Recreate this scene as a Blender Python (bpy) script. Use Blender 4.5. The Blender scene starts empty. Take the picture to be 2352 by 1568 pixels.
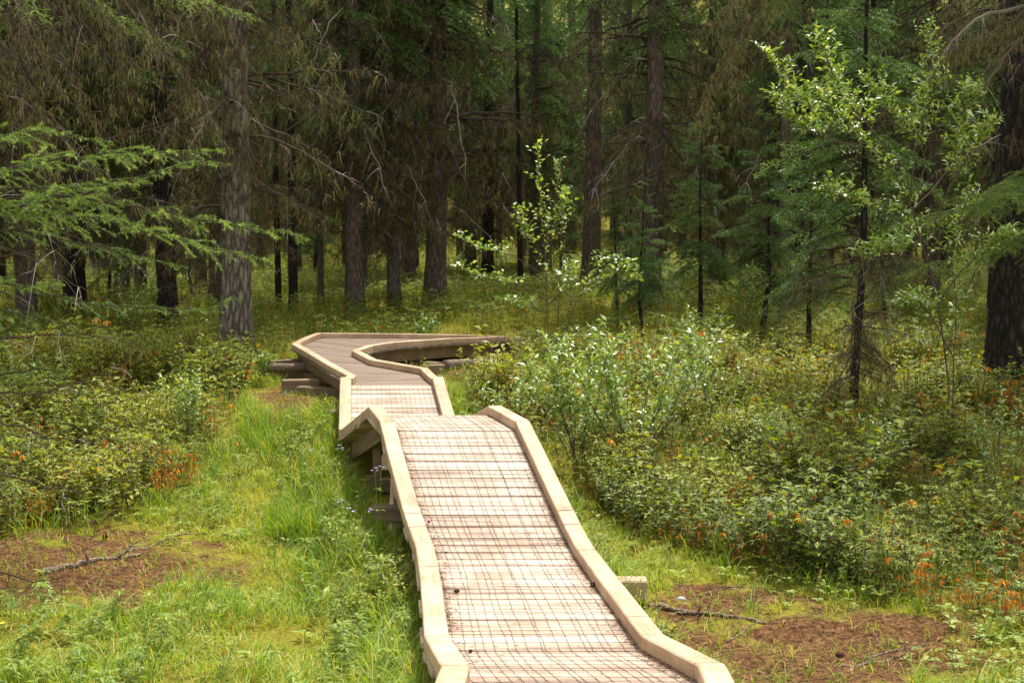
import bpy, math
import numpy as np
rng = np.random.default_rng(7)
R = math.radians
col = bpy.context.scene.collection
sc = bpy.context.scene

# ------------------------------------------------------------------ camera maths
F, CX, CY, CAMZ = 3000.0, 1176.0, 784.0, 2.9
TH = math.atan(224 / 3000.0)
def at(px, py, Y):
    u, v = (px - CX) / F, (CY - py) / F
    dy = math.cos(TH) + v * math.sin(TH); dz = -math.sin(TH) + v * math.cos(TH)
    t = Y / dy
    return np.array([u * t, Y, CAMZ + dz * t])
def proj(x, y, z):
    dz = z - CAMZ
    dep = y * math.cos(TH) - dz * math.sin(TH)
    up = y * math.sin(TH) + dz * math.cos(TH)
    dep = np.maximum(dep, .1)
    return CX + F * x / dep, CY - F * up / dep

# ------------------------------------------------------------------ smooth value noise
_N = np.random.default_rng(3).random((64, 64))
def vnoise(x, y, s=1.0):
    x = np.asarray(x, float) / s + 1000; y = np.asarray(y, float) / s + 1000
    xi, yi = np.floor(x).astype(int), np.floor(y).astype(int)
    fx, fy = x - xi, y - yi
    fx, fy = fx * fx * (3 - 2 * fx), fy * fy * (3 - 2 * fy)
    a, b = _N[xi % 64, yi % 64], _N[(xi + 1) % 64, yi % 64]
    c, d = _N[xi % 64, (yi + 1) % 64], _N[(xi + 1) % 64, (yi + 1) % 64]
    return (a * (1 - fx) + b * fx) * (1 - fy) + (c * (1 - fx) + d * fx) * fy

# ------------------------------------------------------------------ mesh helpers
def norm(v):
    return v / np.maximum(np.linalg.norm(v, axis=-1, keepdims=True), 1e-9)
class Soup:
    def __init__(s): s.V = []; s.Fc = []; s.T = []; s.M = []; s.n = 0
    def add(s, V, Fc, tone=0.5, mat=0):
        V = np.asarray(V, float).reshape(-1, 3); Fc = np.asarray(Fc, int).reshape(-1, 3)
        if len(V) == 0: return s
        s.V.append(V); s.Fc.append(Fc + s.n); s.n += len(V)
        s.T.append(np.broadcast_to(np.asarray(tone, float), (len(V),)).copy())
        s.M.append(np.broadcast_to(np.asarray(mat, int), (len(Fc),)).copy())
        return s
    def arrays(s):
        return np.concatenate(s.V), np.concatenate(s.Fc), np.concatenate(s.T), np.concatenate(s.M)
    def mesh(s, name, mats, smooth=False):
        V, Fc, T, M = s.arrays()
        me = bpy.data.meshes.new(name)
        me.vertices.add(len(V)); me.vertices.foreach_set('co', V.astype(np.float32).ravel())
        me.loops.add(len(Fc) * 3); me.loops.foreach_set('vertex_index', Fc.astype(np.int32).ravel())
        me.polygons.add(len(Fc))
        me.polygons.foreach_set('loop_start', np.arange(0, len(Fc) * 3, 3, dtype=np.int32))
        me.polygons.foreach_set('material_index', M.astype(np.int32))
        if smooth: me.polygons.foreach_set('use_smooth', np.ones(len(Fc), bool))
        else: me.polygons.foreach_set('use_smooth', np.zeros(len(Fc), bool))
        a = me.attributes.new('tone', 'FLOAT', 'POINT'); a.data.foreach_set('value', T.astype(np.float32))
        for m in (mats if isinstance(mats, (list, tuple)) else [mats]): me.materials.append(m)
        me.update(); me.validate()
        return me
    def build(s, name, mats, parent=None, smooth=False):
        return link(name, s.mesh(name, mats, smooth), parent)
def link(name, data, parent=None):
    o = bpy.data.objects.new(name, data); col.objects.link(o)
    if parent is not None:
        o.parent = parent
        if data is not None: o.matrix_parent_inverse = parent.matrix_basis.inverted()
    return o
def tag(o, label=None, cat=None, group=None, kind=None):
    if label: o['label'] = label
    if cat: o['category'] = cat
    if group: o['group'] = group
    if kind: o['kind'] = kind
    return o
def thing(name, label, cat, loc=(0, 0, 0), group=None):
    o = bpy.data.objects.new(name, None); col.objects.link(o)
    o.location = loc; o.empty_display_size = .2
    return tag(o, label, cat, group)

def basis(d, up):
    d = norm(np.asarray(d, float)); up = np.broadcast_to(np.asarray(up, float), d.shape)
    y = norm(np.cross(up, d)); z = np.cross(d, y)
    return np.stack([d, y, z], axis=-1)
def inst(tpl, M, T, tone=None, scale=None):
    V, Fc, t0, m0 = tpl; k, n = len(T), len(V)
    if scale is not None: M = M * np.asarray(scale).reshape(-1, 1, 1)
    W = np.einsum('kij,nj->kni', M, V) + T[:, None, :]
    FF = (Fc[None] + (np.arange(k) * n)[:, None, None]).reshape(-1, 3)
    tt = np.tile(t0, (k, 1)) if tone is None else np.clip(t0[None] + np.asarray(tone)[:, None], 0, 1)
    return W.reshape(-1, 3), FF, tt.ravel(), np.tile(m0, k)
def rotz(a, k=None):
    c, s = np.cos(a), np.sin(a); z = np.zeros_like(c); o = np.ones_like(c)
    return np.stack([np.stack([c, -s, z], -1), np.stack([s, c, z], -1), np.stack([z, z, o], -1)], -2)
def tube(P, r, sides=6, cap=True):
    P = np.asarray(P, float); n = len(P); r = np.broadcast_to(r, (n,))
    D = norm(np.gradient(P, axis=0)); ref = np.array([0, 0, 1.0]) if abs(D[0][2]) < .9 else np.array([1.0, 0, 0])
    S = norm(np.cross(D, ref)); U = np.cross(S, D)
    a = np.arange(sides) / sides * 2 * math.pi
    V = P[:, None] + r[:, None, None] * (np.cos(a)[None, :, None] * S[:, None] + np.sin(a)[None, :, None] * U[:, None])
    Fc = []
    i = np.arange(sides); j = (i + 1) % sides
    for k in range(n - 1):
        a0, b0, a1, b1 = k * sides + i, k * sides + j, (k + 1) * sides + i, (k + 1) * sides + j
        Fc.append(np.stack([a0, b0, b1], 1)); Fc.append(np.stack([a0, b1, a1], 1))
    V = V.reshape(-1, 3)
    if cap:
        V = np.vstack([V, P[0], P[-1]]); c0, c1 = len(V) - 2, len(V) - 1
        Fc.append(np.stack([j, i, np.full(sides, c0)], 1))
        Fc.append(np.stack([(n - 1) * sides + i, (n - 1) * sides + j, np.full(sides, c1)], 1))
    return V, np.concatenate(Fc)
def ribbons(P0, D, L, w, droop, seg=3, r=rng):
    """k thin tapered ribbons bending downwards: P0 (k,3), D (k,3), L (k,), w (k,)"""
    k = len(P0); D = norm(D); t = np.linspace(0, 1, seg + 1)
    C = P0[:, None] + D[:, None] * (L[:, None] * t)[..., None]
    C[..., 2] -= (droop * L)[:, None] * t ** 2
    S = norm(np.cross(D, norm(r.normal(size=(k, 3)))))
    W = (w[:, None] * (1 - .85 * t))[..., None] * S[:, None]
    V = np.stack([C - W, C + W], 2).reshape(k, -1, 3); n = V.shape[1]
    Fc = []
    for s in range(seg): a = 2 * s; Fc += [[a, a + 1, a + 3], [a, a + 3, a + 2]]
    FF = (np.array(Fc)[None] + (np.arange(k) * n)[:, None, None]).reshape(-1, 3)
    return V.reshape(-1, 3), FF, C
def leaf(L=1., W=.3, fold=.08, curl=.15):
    V = [[0, 0, 0], [.45 * L, W / 2, fold * L], [.45 * L, -W / 2, fold * L], [.48 * L, 0, 0], [L, 0, -curl * L]]
    Fc = [[0, 3, 1], [0, 2, 3], [1, 3, 4], [3, 2, 4]]
    return np.array(V, float), np.array(Fc), np.zeros(5), np.zeros(4, int)
def needles(P, D, per, nl, nw, r, flat=.5):
    P = np.repeat(P, per, 0); D = np.repeat(D, per, 0); k = len(P)
    rad = r.normal(size=(k, 3)); rad[:, 2] = rad[:, 2] * flat + .25
    d = norm(D * .75 + norm(rad) * .9); s = norm(np.cross(d, r.normal(size=(k, 3))))
    ln = nl * r.uniform(.7, 1.15, k)[:, None]
    V = np.stack([P - s * nw, P + s * nw, P + d * ln], 1)
    return V.reshape(-1, 3), np.arange(3 * k).reshape(-1, 3)

# ------------------------------------------------------------------ materials
def newmat(name):
    m = bpy.data.materials.new(name); m.use_nodes = True; nt = m.node_tree
    for n in list(nt.nodes): nt.nodes.remove(n)
    out = nt.nodes.new('ShaderNodeOutputMaterial'); return m, nt, out
def N(nt, t, **k):
    n = nt.nodes.new(t)
    for a, b in k.items():
        if a.startswith('i_'): n.inputs[a[2:].replace('_', ' ')].default_value = b
        else: setattr(n, a, b)
    return n
def ramp(nt, stops, src):
    n = nt.nodes.new('ShaderNodeValToRGB'); e = n.color_ramp.elements
    while len(e) < len(stops): e.new(.5)
    for x, (p, c) in zip(e, stops): x.position = p; x.color = (*c, 1) if len(c) == 3 else c
    nt.links.new(src, n.inputs[0]); return n
def leafmat(name, stops, trans=.4, rough=.45, tcol=(1.35, 1.2, .3), spec=.5):
    m, nt, out = newmat(name); L = nt.links.new
    at_ = N(nt, 'ShaderNodeAttribute', attribute_name='tone')
    rp = ramp(nt, stops, at_.outputs['Fac'])
    p = N(nt, 'ShaderNodeBsdfPrincipled', i_Roughness=rough); p.inputs['Specular IOR Level'].default_value = spec
    L(rp.outputs[0], p.inputs['Base Color'])
    tr = N(nt, 'ShaderNodeBsdfTranslucent'); mx = N(nt, 'ShaderNodeMix', data_type='RGBA', blend_type='MULTIPLY')
    mx.inputs[0].default_value = 1; L(rp.outputs[0], mx.inputs[6]); mx.inputs[7].default_value = (*tcol, 1)
    L(mx.outputs[2], tr.inputs['Color'])
    ms = N(nt, 'ShaderNodeMixShader'); ms.inputs[0].default_value = trans
    L(p.outputs[0], ms.inputs[1]); L(tr.outputs[0], ms.inputs[2]); L(ms.outputs[0], out.inputs[0])
    return m
def woodmat(name, stops, axis_scale, bump=.3, rough=.6, stain=None, tone_amt=.25):
    """grain follows object coordinates; tone attribute shifts each board"""
    m, nt, out = newmat(name); L = nt.links.new
    at_ = N(nt, 'ShaderNodeAttribute', attribute_name='tone')
    uv = N(nt, 'ShaderNodeAttribute', attribute_name='grain')
    mp = N(nt, 'ShaderNodeMapping'); mp.inputs['Scale'].default_value = axis_scale; L(uv.outputs['Vector'], mp.inputs[0])
    n1 = N(nt, 'ShaderNodeTexNoise', i_Scale=1.0, i_Detail=6., i_Roughness=.65, i_Distortion=.6); L(mp.outputs[0], n1.inputs[0])
    ma = N(nt, 'ShaderNodeMath', operation='MULTIPLY_ADD'); L(at_.outputs['Fac'], ma.inputs[0]); ma.inputs[1].default_value = tone_amt
    L(n1.outputs[0], ma.inputs[2])
    rp = ramp(nt, stops, ma.outputs[0])
    c = rp.outputs[0]
    if stain:
        geo = N(nt, 'ShaderNodeNewGeometry')
        n2 = N(nt, 'ShaderNodeTexNoise', i_Scale=1.9, i_Detail=9., i_Roughness=.78); L(geo.outputs['Position'], n2.inputs[0])
        r2 = ramp(nt, [(.40, (0, 0, 0)), (.66, (1, 1, 1))], n2.outputs[0])
        mm = N(nt, 'ShaderNodeMath', operation='MULTIPLY'); mm.inputs[1].default_value = stain[1]; L(r2.outputs[0], mm.inputs[0])
        mx = N(nt, 'ShaderNodeMix', data_type='RGBA', blend_type='MULTIPLY'); L(mm.outputs[0], mx.inputs[0]); L(c, mx.inputs[6]); mx.inputs[7].default_value = (*stain[0], 1)
        c = mx.outputs[2]
    p = N(nt, 'ShaderNodeBsdfPrincipled', i_Roughness=rough); L(c, p.inputs['Base Color']); p.inputs['Specular IOR Level'].default_value = .35
    b = N(nt, 'ShaderNodeBump', i_Strength=bump, i_Distance=.004); L(n1.outputs[0], b.inputs['Height']); L(b.outputs[0], p.inputs['Normal'])
    L(p.outputs[0], out.inputs[0]); return m
def barkmat(name, stops, sc=(18, 18, 4), bump=.9, dist=.03):
    m, nt, out = newmat(name); L = nt.links.new
    tc = N(nt, 'ShaderNodeTexCoord'); mp = N(nt, 'ShaderNodeMapping'); mp.inputs['Scale'].default_value = sc; L(tc.outputs['Object'], mp.inputs[0])
    v = N(nt, 'ShaderNodeTexVoronoi', feature='DISTANCE_TO_EDGE', i_Scale=1.); 
    n1 = N(nt, 'ShaderNodeTexNoise', i_Scale=2., i_Detail=6., i_Roughness=.7); L(mp.outputs[0], n1.inputs[0])
    ad = N(nt, 'ShaderNodeMix', data_type='RGBA', blend_type='LINEAR_LIGHT'); ad.inputs[0].default_value = .6
    L(mp.outputs[0], ad.inputs[6]); L(n1.outputs[1], ad.inputs[7]); L(ad.outputs[2], v.inputs[0])
    mu = N(nt, 'ShaderNodeMath', operation='MULTIPLY_ADD'); L(v.outputs[0], mu.inputs[0]); mu.inputs[1].default_value = 1.5; L(n1.outputs[0], mu.inputs[2])
    rp = ramp(nt, stops, mu.outputs[0])
    p = N(nt, 'ShaderNodeBsdfPrincipled', i_Roughness=.9); p.inputs['Specular IOR Level'].default_value = .15; L(rp.outputs[0], p.inputs['Base Color'])
    b = N(nt, 'ShaderNodeBump', i_Strength=bump, i_Distance=dist); L(mu.outputs[0], b.inputs['Height']); L(b.outputs[0], p.inputs['Normal'])
    L(p.outputs[0], out.inputs[0]); return m
def plain(name, c, rough=.7, metal=0.):
    m, nt, out = newmat(name); L = nt.links.new
    n1 = N(nt, 'ShaderNodeTexNoise', i_Scale=30., i_Detail=4.)
    rp = ramp(nt, [(.3, tuple(x * .65 for x in c)), (.7, tuple(x * 1.25 for x in c))], n1.outputs[0])
    p = N(nt, 'ShaderNodeBsdfPrincipled', i_Roughness=rough, i_Metallic=metal); L(rp.outputs[0], p.inputs['Base Color']); L(p.outputs[0], out.inputs[0]); return m

M = {}
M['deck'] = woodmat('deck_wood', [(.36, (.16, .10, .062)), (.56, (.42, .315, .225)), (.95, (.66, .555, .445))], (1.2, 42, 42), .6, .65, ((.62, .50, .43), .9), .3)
M['deck_shade'] = woodmat('deck_wood_shaded', [(.3, (.09, .06, .038)), (.55, (.20, .142, .098)), (.9, (.29, .22, .165))], (1.2, 38, 38), .5, .65, ((.7, .62, .55), .7), .1)  # darker deck wood for the far bend: canopy shade put into the colour
M['cap'] = woodmat('rail_wood', [(.3, (.24, .145, .078)), (.52, (.44, .305, .18)), (.8, (.56, .42, .28))], (1.6, 30, 30), .6, .65, ((.58, .49, .41), .9), .34)
M['beam'] = woodmat('beam_wood', [(.25, (.06, .038, .02)), (.5, (.15, .10, .055)), (.8, (.25, .175, .10))], (1.6, 24, 24), .5, .75, ((.45, .42, .38), .8), .3)
M['wire'] = plain('galvanised_wire', (.045, .04, .038), .6, .3)
M['bark'] = barkmat('spruce_bark', [(.3, (.035, .026, .021)), (.6, (.10, .075, .06)), (.95, (.21, .165, .135))])
M['bark_grey'] = barkmat('grey_bark', [(.35, (.035, .026, .022)), (.6, (.14, .11, .088)), (1., (.34, .29, .24))], (13, 13, 3.2), 1., .05)
M['bark_dark'] = barkmat('dark_bark', [(.4, (.010, .009, .008)), (.8, (.036, .029, .026)), (1., (.065, .055, .048))])
M['twig'] = leafmat('dead_twig', [(0, (.028, .018, .012)), (.5, (.070, .047, .030)), (.8, (.13, .10, .07)), (1, (.42, .37, .32))], .0, .8, spec=.2)
M['lichen'] = leafmat('beard_lichen', [(0, (.06, .058, .022)), (1, (.24, .22, .085))], .3, .9, (1, 1, .8), spec=.1)
M['needle'] = leafmat('spruce_needles', [(0, (.04, .075, .018)), (.5, (.08, .155, .03)), (1, (.17, .26, .05))], .3, .5, (1.2, 1.3, .5))
M['needle_near'] = leafmat('spruce_needles_near', [(0, (.05, .09, .02)), (.5, (.12, .19, .035)), (1, (.30, .38, .07))], .3, .5, (1.1, 1.3, .5))
M['shrubleaf'] = leafmat('low_shrub_leaves', [(0, (.05, .095, .012)), (.35, (.15, .215, .025)), (.78, (.36, .40, .05)), (.84, (.36, .28, .05)), (.89, (.60, .30, .04)), (.95, (.68, .22, .02)), (1, (.20, .075, .03))], .4, .5, spec=.3)
M['grass'] = leafmat('grass_blades', [(0, (.08, .175, .015)), (.5, (.20, .34, .028)), (.85, (.38, .45, .05)), (1, (.56, .44, .18))], .45, .55, spec=.25)
M['herb'] = leafmat('herb_leaves', [(0, (.10, .17, .02)), (.6, (.24, .33, .04)), (1, (.42, .47, .11))], .38, .5, spec=.3)
M['willowleaf'] = leafmat('willow_leaves', [(0, (.10, .20, .025)), (.6, (.25, .39, .06)), (1, (.60, .66, .42))], .32, .32, spec=.75)
M['stem'] = plain('shrub_stem', (.085, .055, .035), .8)
M['litterneedle'] = leafmat('fallen_needles', [(0, (.035, .017, .008)), (.5, (.16, .07, .028)), (.85, (.30, .15, .06)), (1, (.48, .34, .20))], 0, .8)
M['log'] = barkmat('fallen_wood', [(.3, (.05, .035, .025)), (.6, (.16, .11, .075)), (.95, (.33, .26, .19))], (30, 30, 30), .8, .01)
M['cone'] = plain('cone_scales', (.085, .035, .02), .8)
M['petal'] = leafmat('aster_petals', [(0, (.42, .30, .60)), (1, (.60, .48, .75))], .3, .6, (1, 1, 1))
M['yellow'] = leafmat('yellow_petals', [(0, (.8, .5, .02)), (1, (.85, .6, .05))], .2, .6, (1, 1, 1))
M['stone'] = plain('stone', (.38, .38, .38), .8)

# ------------------------------------------------------------------ boardwalk stations (inner deck edges)
def yf(py): return 2.64 / ((py - 560) / 3000 + .047)
ST = []
def st(l, r_, Yl, Yr=None, level=True):
    a, b = at(*l, Yl), at(*r_, Yr if Yr else Yl)
    if level: a[2] = b[2] = (a[2] + b[2]) / 2
    ST.append((a, b))
ST.append((np.array([-.45, -1.2, 1.25]), np.array([.65, -1.2, 1.25])))
ST.append((np.array([-.35, 2.6, 1.05]), np.array([.78, 2.4, 1.05])))
st((1079, 1568), (1601, 1568), 6.5)
st((1031, 1492), (1471, 1497), 7.6)
st((1013, 1366), (1377, 1358), 9.1)
st((998, 1292), (1322, 1275), 10.05)
st((980, 1243), (1297, 1228), 10.5)
st((961, 1181), (1272, 1184), 10.9)
st((926, 1060), (1216, 1060), 11.92)
st((907, 989), (1183, 989), 12.6)
I_CREST = len(ST)
st((878, 955), (1121, 951), 13.5)
st((807, 1007), (1026, 1007), 15.1)
st((807, 884), (993, 884), 17.0)
I_TOP = len(ST) - 1
for l, r_ in [((815, 876), (978, 870)), ((770, 852), (968, 860)), ((727, 826), (851, 839)), ((684, 801), (810, 817))]:
    st(l, r_, yf(l[1]), yf(r_[1]), False)
st((705, 789), (845, 805), yf(789), yf(805), False)
st((737, 776), (898, 797), 22.2, 20.95, False)
st((900, 777), (1023, 788), 23.19, 22.2, False)
st((1050, 779), (1135, 784), 24.2, 23.5, False)
st((1163, 782), (1230, 788), 25.1, 24.3, False)
Lp = np.array([s[0] for s in ST]); Rp = np.array([s[1] for s in ST]); Cp = (Lp + Rp) / 2

def deck_near(x, y):
    """distance to the walkway centreline and deck height there"""
    x = np.asarray(x, float); y = np.asarray(y, float)
    best = np.full(x.shape, 1e9); z = np.zeros(x.shape)
    for i in range(len(Cp) - 1):
        a, b = Cp[i], Cp[i + 1]; ab = b[:2] - a[:2]; L2 = ab @ ab
        t = np.clip(((x - a[0]) * ab[0] + (y - a[1]) * ab[1]) / L2, 0, 1)
        d = np.hypot(x - (a[0] + t * ab[0]), y - (a[1] + t * ab[1]))
        zz = a[2] + t * (b[2] - a[2]); m = d < best
        best = np.where(m, d, best); z = np.where(m, zz, z)
    return best, z
HY = [-30, 0, 11, 13, 15, 17, 19, 21, 24, 30, 40, 60, 80, 105, 140, 400]
HZ = [.1, .1, .08, .15, .30, .52, .75, .93, 1.22, 1.52, 1.72, 1.9, 5., 15., 32.0, 90.]
def ground(x, y, fine=True):
    h = np.interp(y, HY, HZ) + (vnoise(x, y, 2.3) - .5) * .16 + (vnoise(x, y, 6.) - .5) * .2
    h = h + np.clip(np.abs(x) - 25, 0, 200) * .05
    if fine: h = h + (vnoise(x, y, .45) - .5) * .09 + (vnoise(x, y, .17) - .5) * .035
    d, z = deck_near(x, y)
    w = np.clip((1.7 - d) / .9, 0, 1)
    return np.where(w > 0, h * (1 - w) + np.minimum(h, z - .42) * w, h)
def g1(x, y): return float(ground(np.array([x]), np.array([y]), False)[0])
def onground(px, py, Y0=12.):
    Y = Y0
    for _ in range(40):
        p = at(px, py, Y); h = g1(p[0], p[1]); Y = max(5, Y + (p[2] - h) * Y / (CAMZ - h) * .7)
    p = at(px, py, Y); p[2] = g1(p[0], p[1]); return p

# ------------------------------------------------------------------ terrain
def zones(x, y, z):
    px, py = proj(x, y, z)
    wob = (vnoise(x, y, .9) - .5) * 160
    lit = np.maximum(1 - np.hypot((px - 200) / 400, (py - 1310 + wob * .3) / 135), 1 - np.hypot((px - 1890) / 520, (py - 1500 + wob * .4) / 165))
    lit = np.maximum(lit, (1 - np.hypot((px - 1640) / 230, (py - 1400) / 75)) * .8)
    lit = np.maximum(lit, (1 - np.hypot((px - 690) / 140, (py - 925) / 55)) * .7)
    lit = np.maximum(lit, 1.6 - 1.6 * np.hypot((px - 985) / 150, (py - 840) / 36))
    lit = np.clip(lit * 1.9 + (vnoise(x, y, .35) - .5) * 1.1 + (vnoise(x + 5, y, .14) - .5) * .8, 0, 1)
    lb = np.interp(py + wob * .4, [780, 900, 1100, 1260], [600, 560, 470, 200]); sl = (px < lb + wob * .4) & (py < 1255 + wob * .3)
    rb = np.interp(px, [1050, 1250, 1400, 1500, 1800, 2100, 2400], [900, 1070, 1190, 1260, 1330, 1395, 1470]); sr = (px > 1080) & (py < rb + wob * .25)
    clear = (px > 960) & (px < 1190) & (py > 783) & (py < 890)
    return lit, (sl | sr | (y > 21.5)) & ~clear, px, py
def grid(name, xs, ys, mat):
    X, Y = np.meshgrid(xs, ys); Z = ground(X, Y)
    V = np.stack([X, Y, Z], -1).reshape(-1, 3); nx = len(xs); ny = len(ys)
    i = (np.arange(ny - 1)[:, None] * nx + np.arange(nx - 1)[None]).ravel()
    Fc = np.concatenate([np.stack([i, i + 1, i + nx + 1], 1), np.stack([i, i + nx + 1, i + nx], 1)])
    lit, sh, px, py = zones(V[:, 0], V[:, 1], V[:, 2])
    s = Soup().add(V, Fc, np.where(V[:, 1] < 21, lit, .1))
    return s.build(name, mat, smooth=True)
m, nt, out = newmat('forest_floor'); L = nt.links.new
geo = N(nt, 'ShaderNodeNewGeometry'); ta = N(nt, 'ShaderNodeAttribute', attribute_name='tone')
n1 = N(nt, 'ShaderNodeTexNoise', i_Scale=5., i_Detail=9., i_Roughness=.8); L(geo.outputs[0], n1.inputs[0])
n2 = N(nt, 'ShaderNodeTexNoise', i_Scale=22., i_Detail=9., i_Roughness=.85); L(geo.outputs[0], n2.inputs[0])
moss = ramp(nt, [(.3, (.06, .06, .008)), (.5, (.21, .19, .02)), (.7, (.40, .32, .05))], n2.outputs[0])
soil = ramp(nt, [(.40, (.018, .010, .005)), (.5, (.12, .055, .020)), (.64, (.34, .18, .08))], n2.outputs[0])
ad = N(nt, 'ShaderNodeMath', operation='MULTIPLY_ADD'); L(n1.outputs[0], ad.inputs[0]); ad.inputs[1].default_value = .9; hf = N(nt, 'ShaderNodeMath', operation='MULTIPLY'); L(ta.outputs['Fac'], hf.inputs[0]); hf.inputs[1].default_value = .5; L(hf.outputs[0], ad.inputs[2])
fr = ramp(nt, [(.6, (0, 0, 0)), (.84, (1, 1, 1))], ad.outputs[0])
mx = N(nt, 'ShaderNodeMix', data_type='RGBA'); L(fr.outputs[0], mx.inputs[0]); L(moss.outputs[0], mx.inputs[6]); L(soil.outputs[0], mx.inputs[7])
p = N(nt, 'ShaderNodeBsdfPrincipled', i_Roughness=.95); p.inputs['Specular IOR Level'].default_value = .1; L(mx.outputs[2], p.inputs['Base Color'])
b = N(nt, 'ShaderNodeBump', i_Strength=.9, i_Distance=.03); L(n2.outputs[0], b.inputs['Height']); L(b.outputs[0], p.inputs['Normal']); L(p.outputs[0], out.inputs[0])
M['floor'] = m
xs = np.concatenate([np.arange(-400, -40, 20), np.arange(-40, -12, 1.), np.arange(-12, 12, .09), np.arange(12, 40, 1.), np.arange(40, 401, 20)])
ys = np.concatenate([np.arange(-60, -4, 8), np.arange(-4, 7, .5), np.arange(7, 26, .09), np.arange(26, 60, .8), np.arange(60, 401, 17)])
tag(grid('ground', xs, ys, M['floor']), kind='structure', label='mossy forest floor with brown needle litter patches')

# ------------------------------------------------------------------ boardwalk
bw = thing('boardwalk', 'narrow raised timber boardwalk humping over the grass then bending right before the trees', 'boardwalk', (0, 7, .5))
def grain(o, G):
    a = o.data.attributes.new('grain', 'FLOAT_VECTOR', 'POINT'); a.data.foreach_set('vector', np.asarray(G, np.float32).ravel())
def beam(s, G, A, B, w, h, top=0., ch=.006, tone=.5, upv=(0, 0, 1)):
    """chamfered timber from A to B, top face at the line + top"""
    A, B = np.asarray(A, float), np.asarray(B, float); d = norm(B - A); Ln = np.linalg.norm(B - A)
    side = norm(np.cross(d, np.array(upv, float))); up = np.cross(side, d)
    q = [(-w / 2 + ch, top), (w / 2 - ch, top), (w / 2, top - ch), (w / 2, top - h + ch), (w / 2 - ch, top - h), (-w / 2 + ch, top - h), (-w / 2, top - h + ch), (-w / 2, top - ch)]
    V = np.array([P + side * a + up * b_ for P in (A, B) for a, b_ in q])
    G.append(np.array([[t, a + tone * 9, b_ + tone * 5] for t in (tone * 7, tone * 7 + Ln) for a, b_ in q]))
    Fc = []
    for i in range(8): j = (i + 1) % 8; Fc += [[i, i + 8, j + 8], [i, j + 8, j]]
    for i in range(1, 7): Fc += [[0, i, i + 1], [8, 8 + i + 1, 8 + i]]
    s.add(V, Fc, tone)
def timber(name, parts, mat, parent=bw, label=None):
    s = Soup(); G = []
    for pr in parts: beam(s, G, **pr)
    o = s.build(name, M[mat], parent); grain(o, np.concatenate(G))
    if label: o['label'] = label
    return o
def deckpart(i0, i1, step, mat, label, gap=.008):
    s = Soup(); G = []
    for i in range(i0, i1):
        a0, b0, a1, b1 = Lp[i], Rp[i], Lp[i + 1], Rp[i + 1]
        Ln = np.linalg.norm((a1 + b1 - a0 - b0) / 2); n = max(1, round(Ln / step))
        for k in range(n):
            t0, t1 = k / n, (k + 1) / n
            la, lb = a0 + (a1 - a0) * t0, a0 + (a1 - a0) * t1; ra, rb = b0 + (b1 - b0) * t0, b0 + (b1 - b0) * t1
            e = norm(ra - la) * .15
            u = norm(lb - la); v = norm(rb - ra); lg, rg = np.linalg.norm(lb - la), np.linalg.norm(rb - ra)
            g = min(gap, lg * .1, rg * .1) ; jit = rng.uniform(-.003, .003)
            q = [la - e + u * g, la - e + u * (lg - g), ra + e + v * g, ra + e + v * (rg - g)]
            jl, jr = rng.uniform(-.02, .02), rng.uniform(-.02, .02)
            q[0] = q[0] + e * jl * 5; q[1] = q[1] + e * jl * 5; q[2] = q[2] + e * jr * 5; q[3] = q[3] + e * jr * 5
            up = norm(np.cross(ra - la, lb - la)); up = up if up[2] > 0 else -up
            c = .005; th = .038; V = []
            cs = [(0, c, -c), (c, 0, 0)]
            prof = []
            for (p0, p1, uu) in ((q[0], q[1], u), (q[2], q[3], v)):
                prof += [p0 - up * th, p0 - up * c, p0 + uu * c, p1 - uu * c, p1 - up * c, p1 - up * th]
            V = np.array(prof) + up * jit
            tn = rng.random(); W = np.linalg.norm(q[2] - q[0])
            yy = [0, .04, .05, .13, .14, .18]
            G.append(np.array([[w_, yy[m_] + tn * 40, tn * 13] for w_ in (tn * 30, tn * 30 + W) for m_ in range(6)]))
            Fc = []
            for m_ in range(6): j = (m_ + 1) % 6; Fc += [[m_, m_ + 6, j + 6], [m_, j + 6, j]]
            for m_ in range(1, 5): Fc += [[0, m_, m_ + 1], [6, 6 + m_ + 1, 6 + m_]]
            s.add(V, Fc, tn)
    o = s.build('deck', M[mat], bw); grain(o, np.concatenate(G)); o['label'] = label
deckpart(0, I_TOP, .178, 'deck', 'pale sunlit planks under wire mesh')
deckpart(I_TOP, len(ST) - 1, .13, 'deck_shade', 'brown planks of the far bend, darkened with painted canopy shade', .003)

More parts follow.
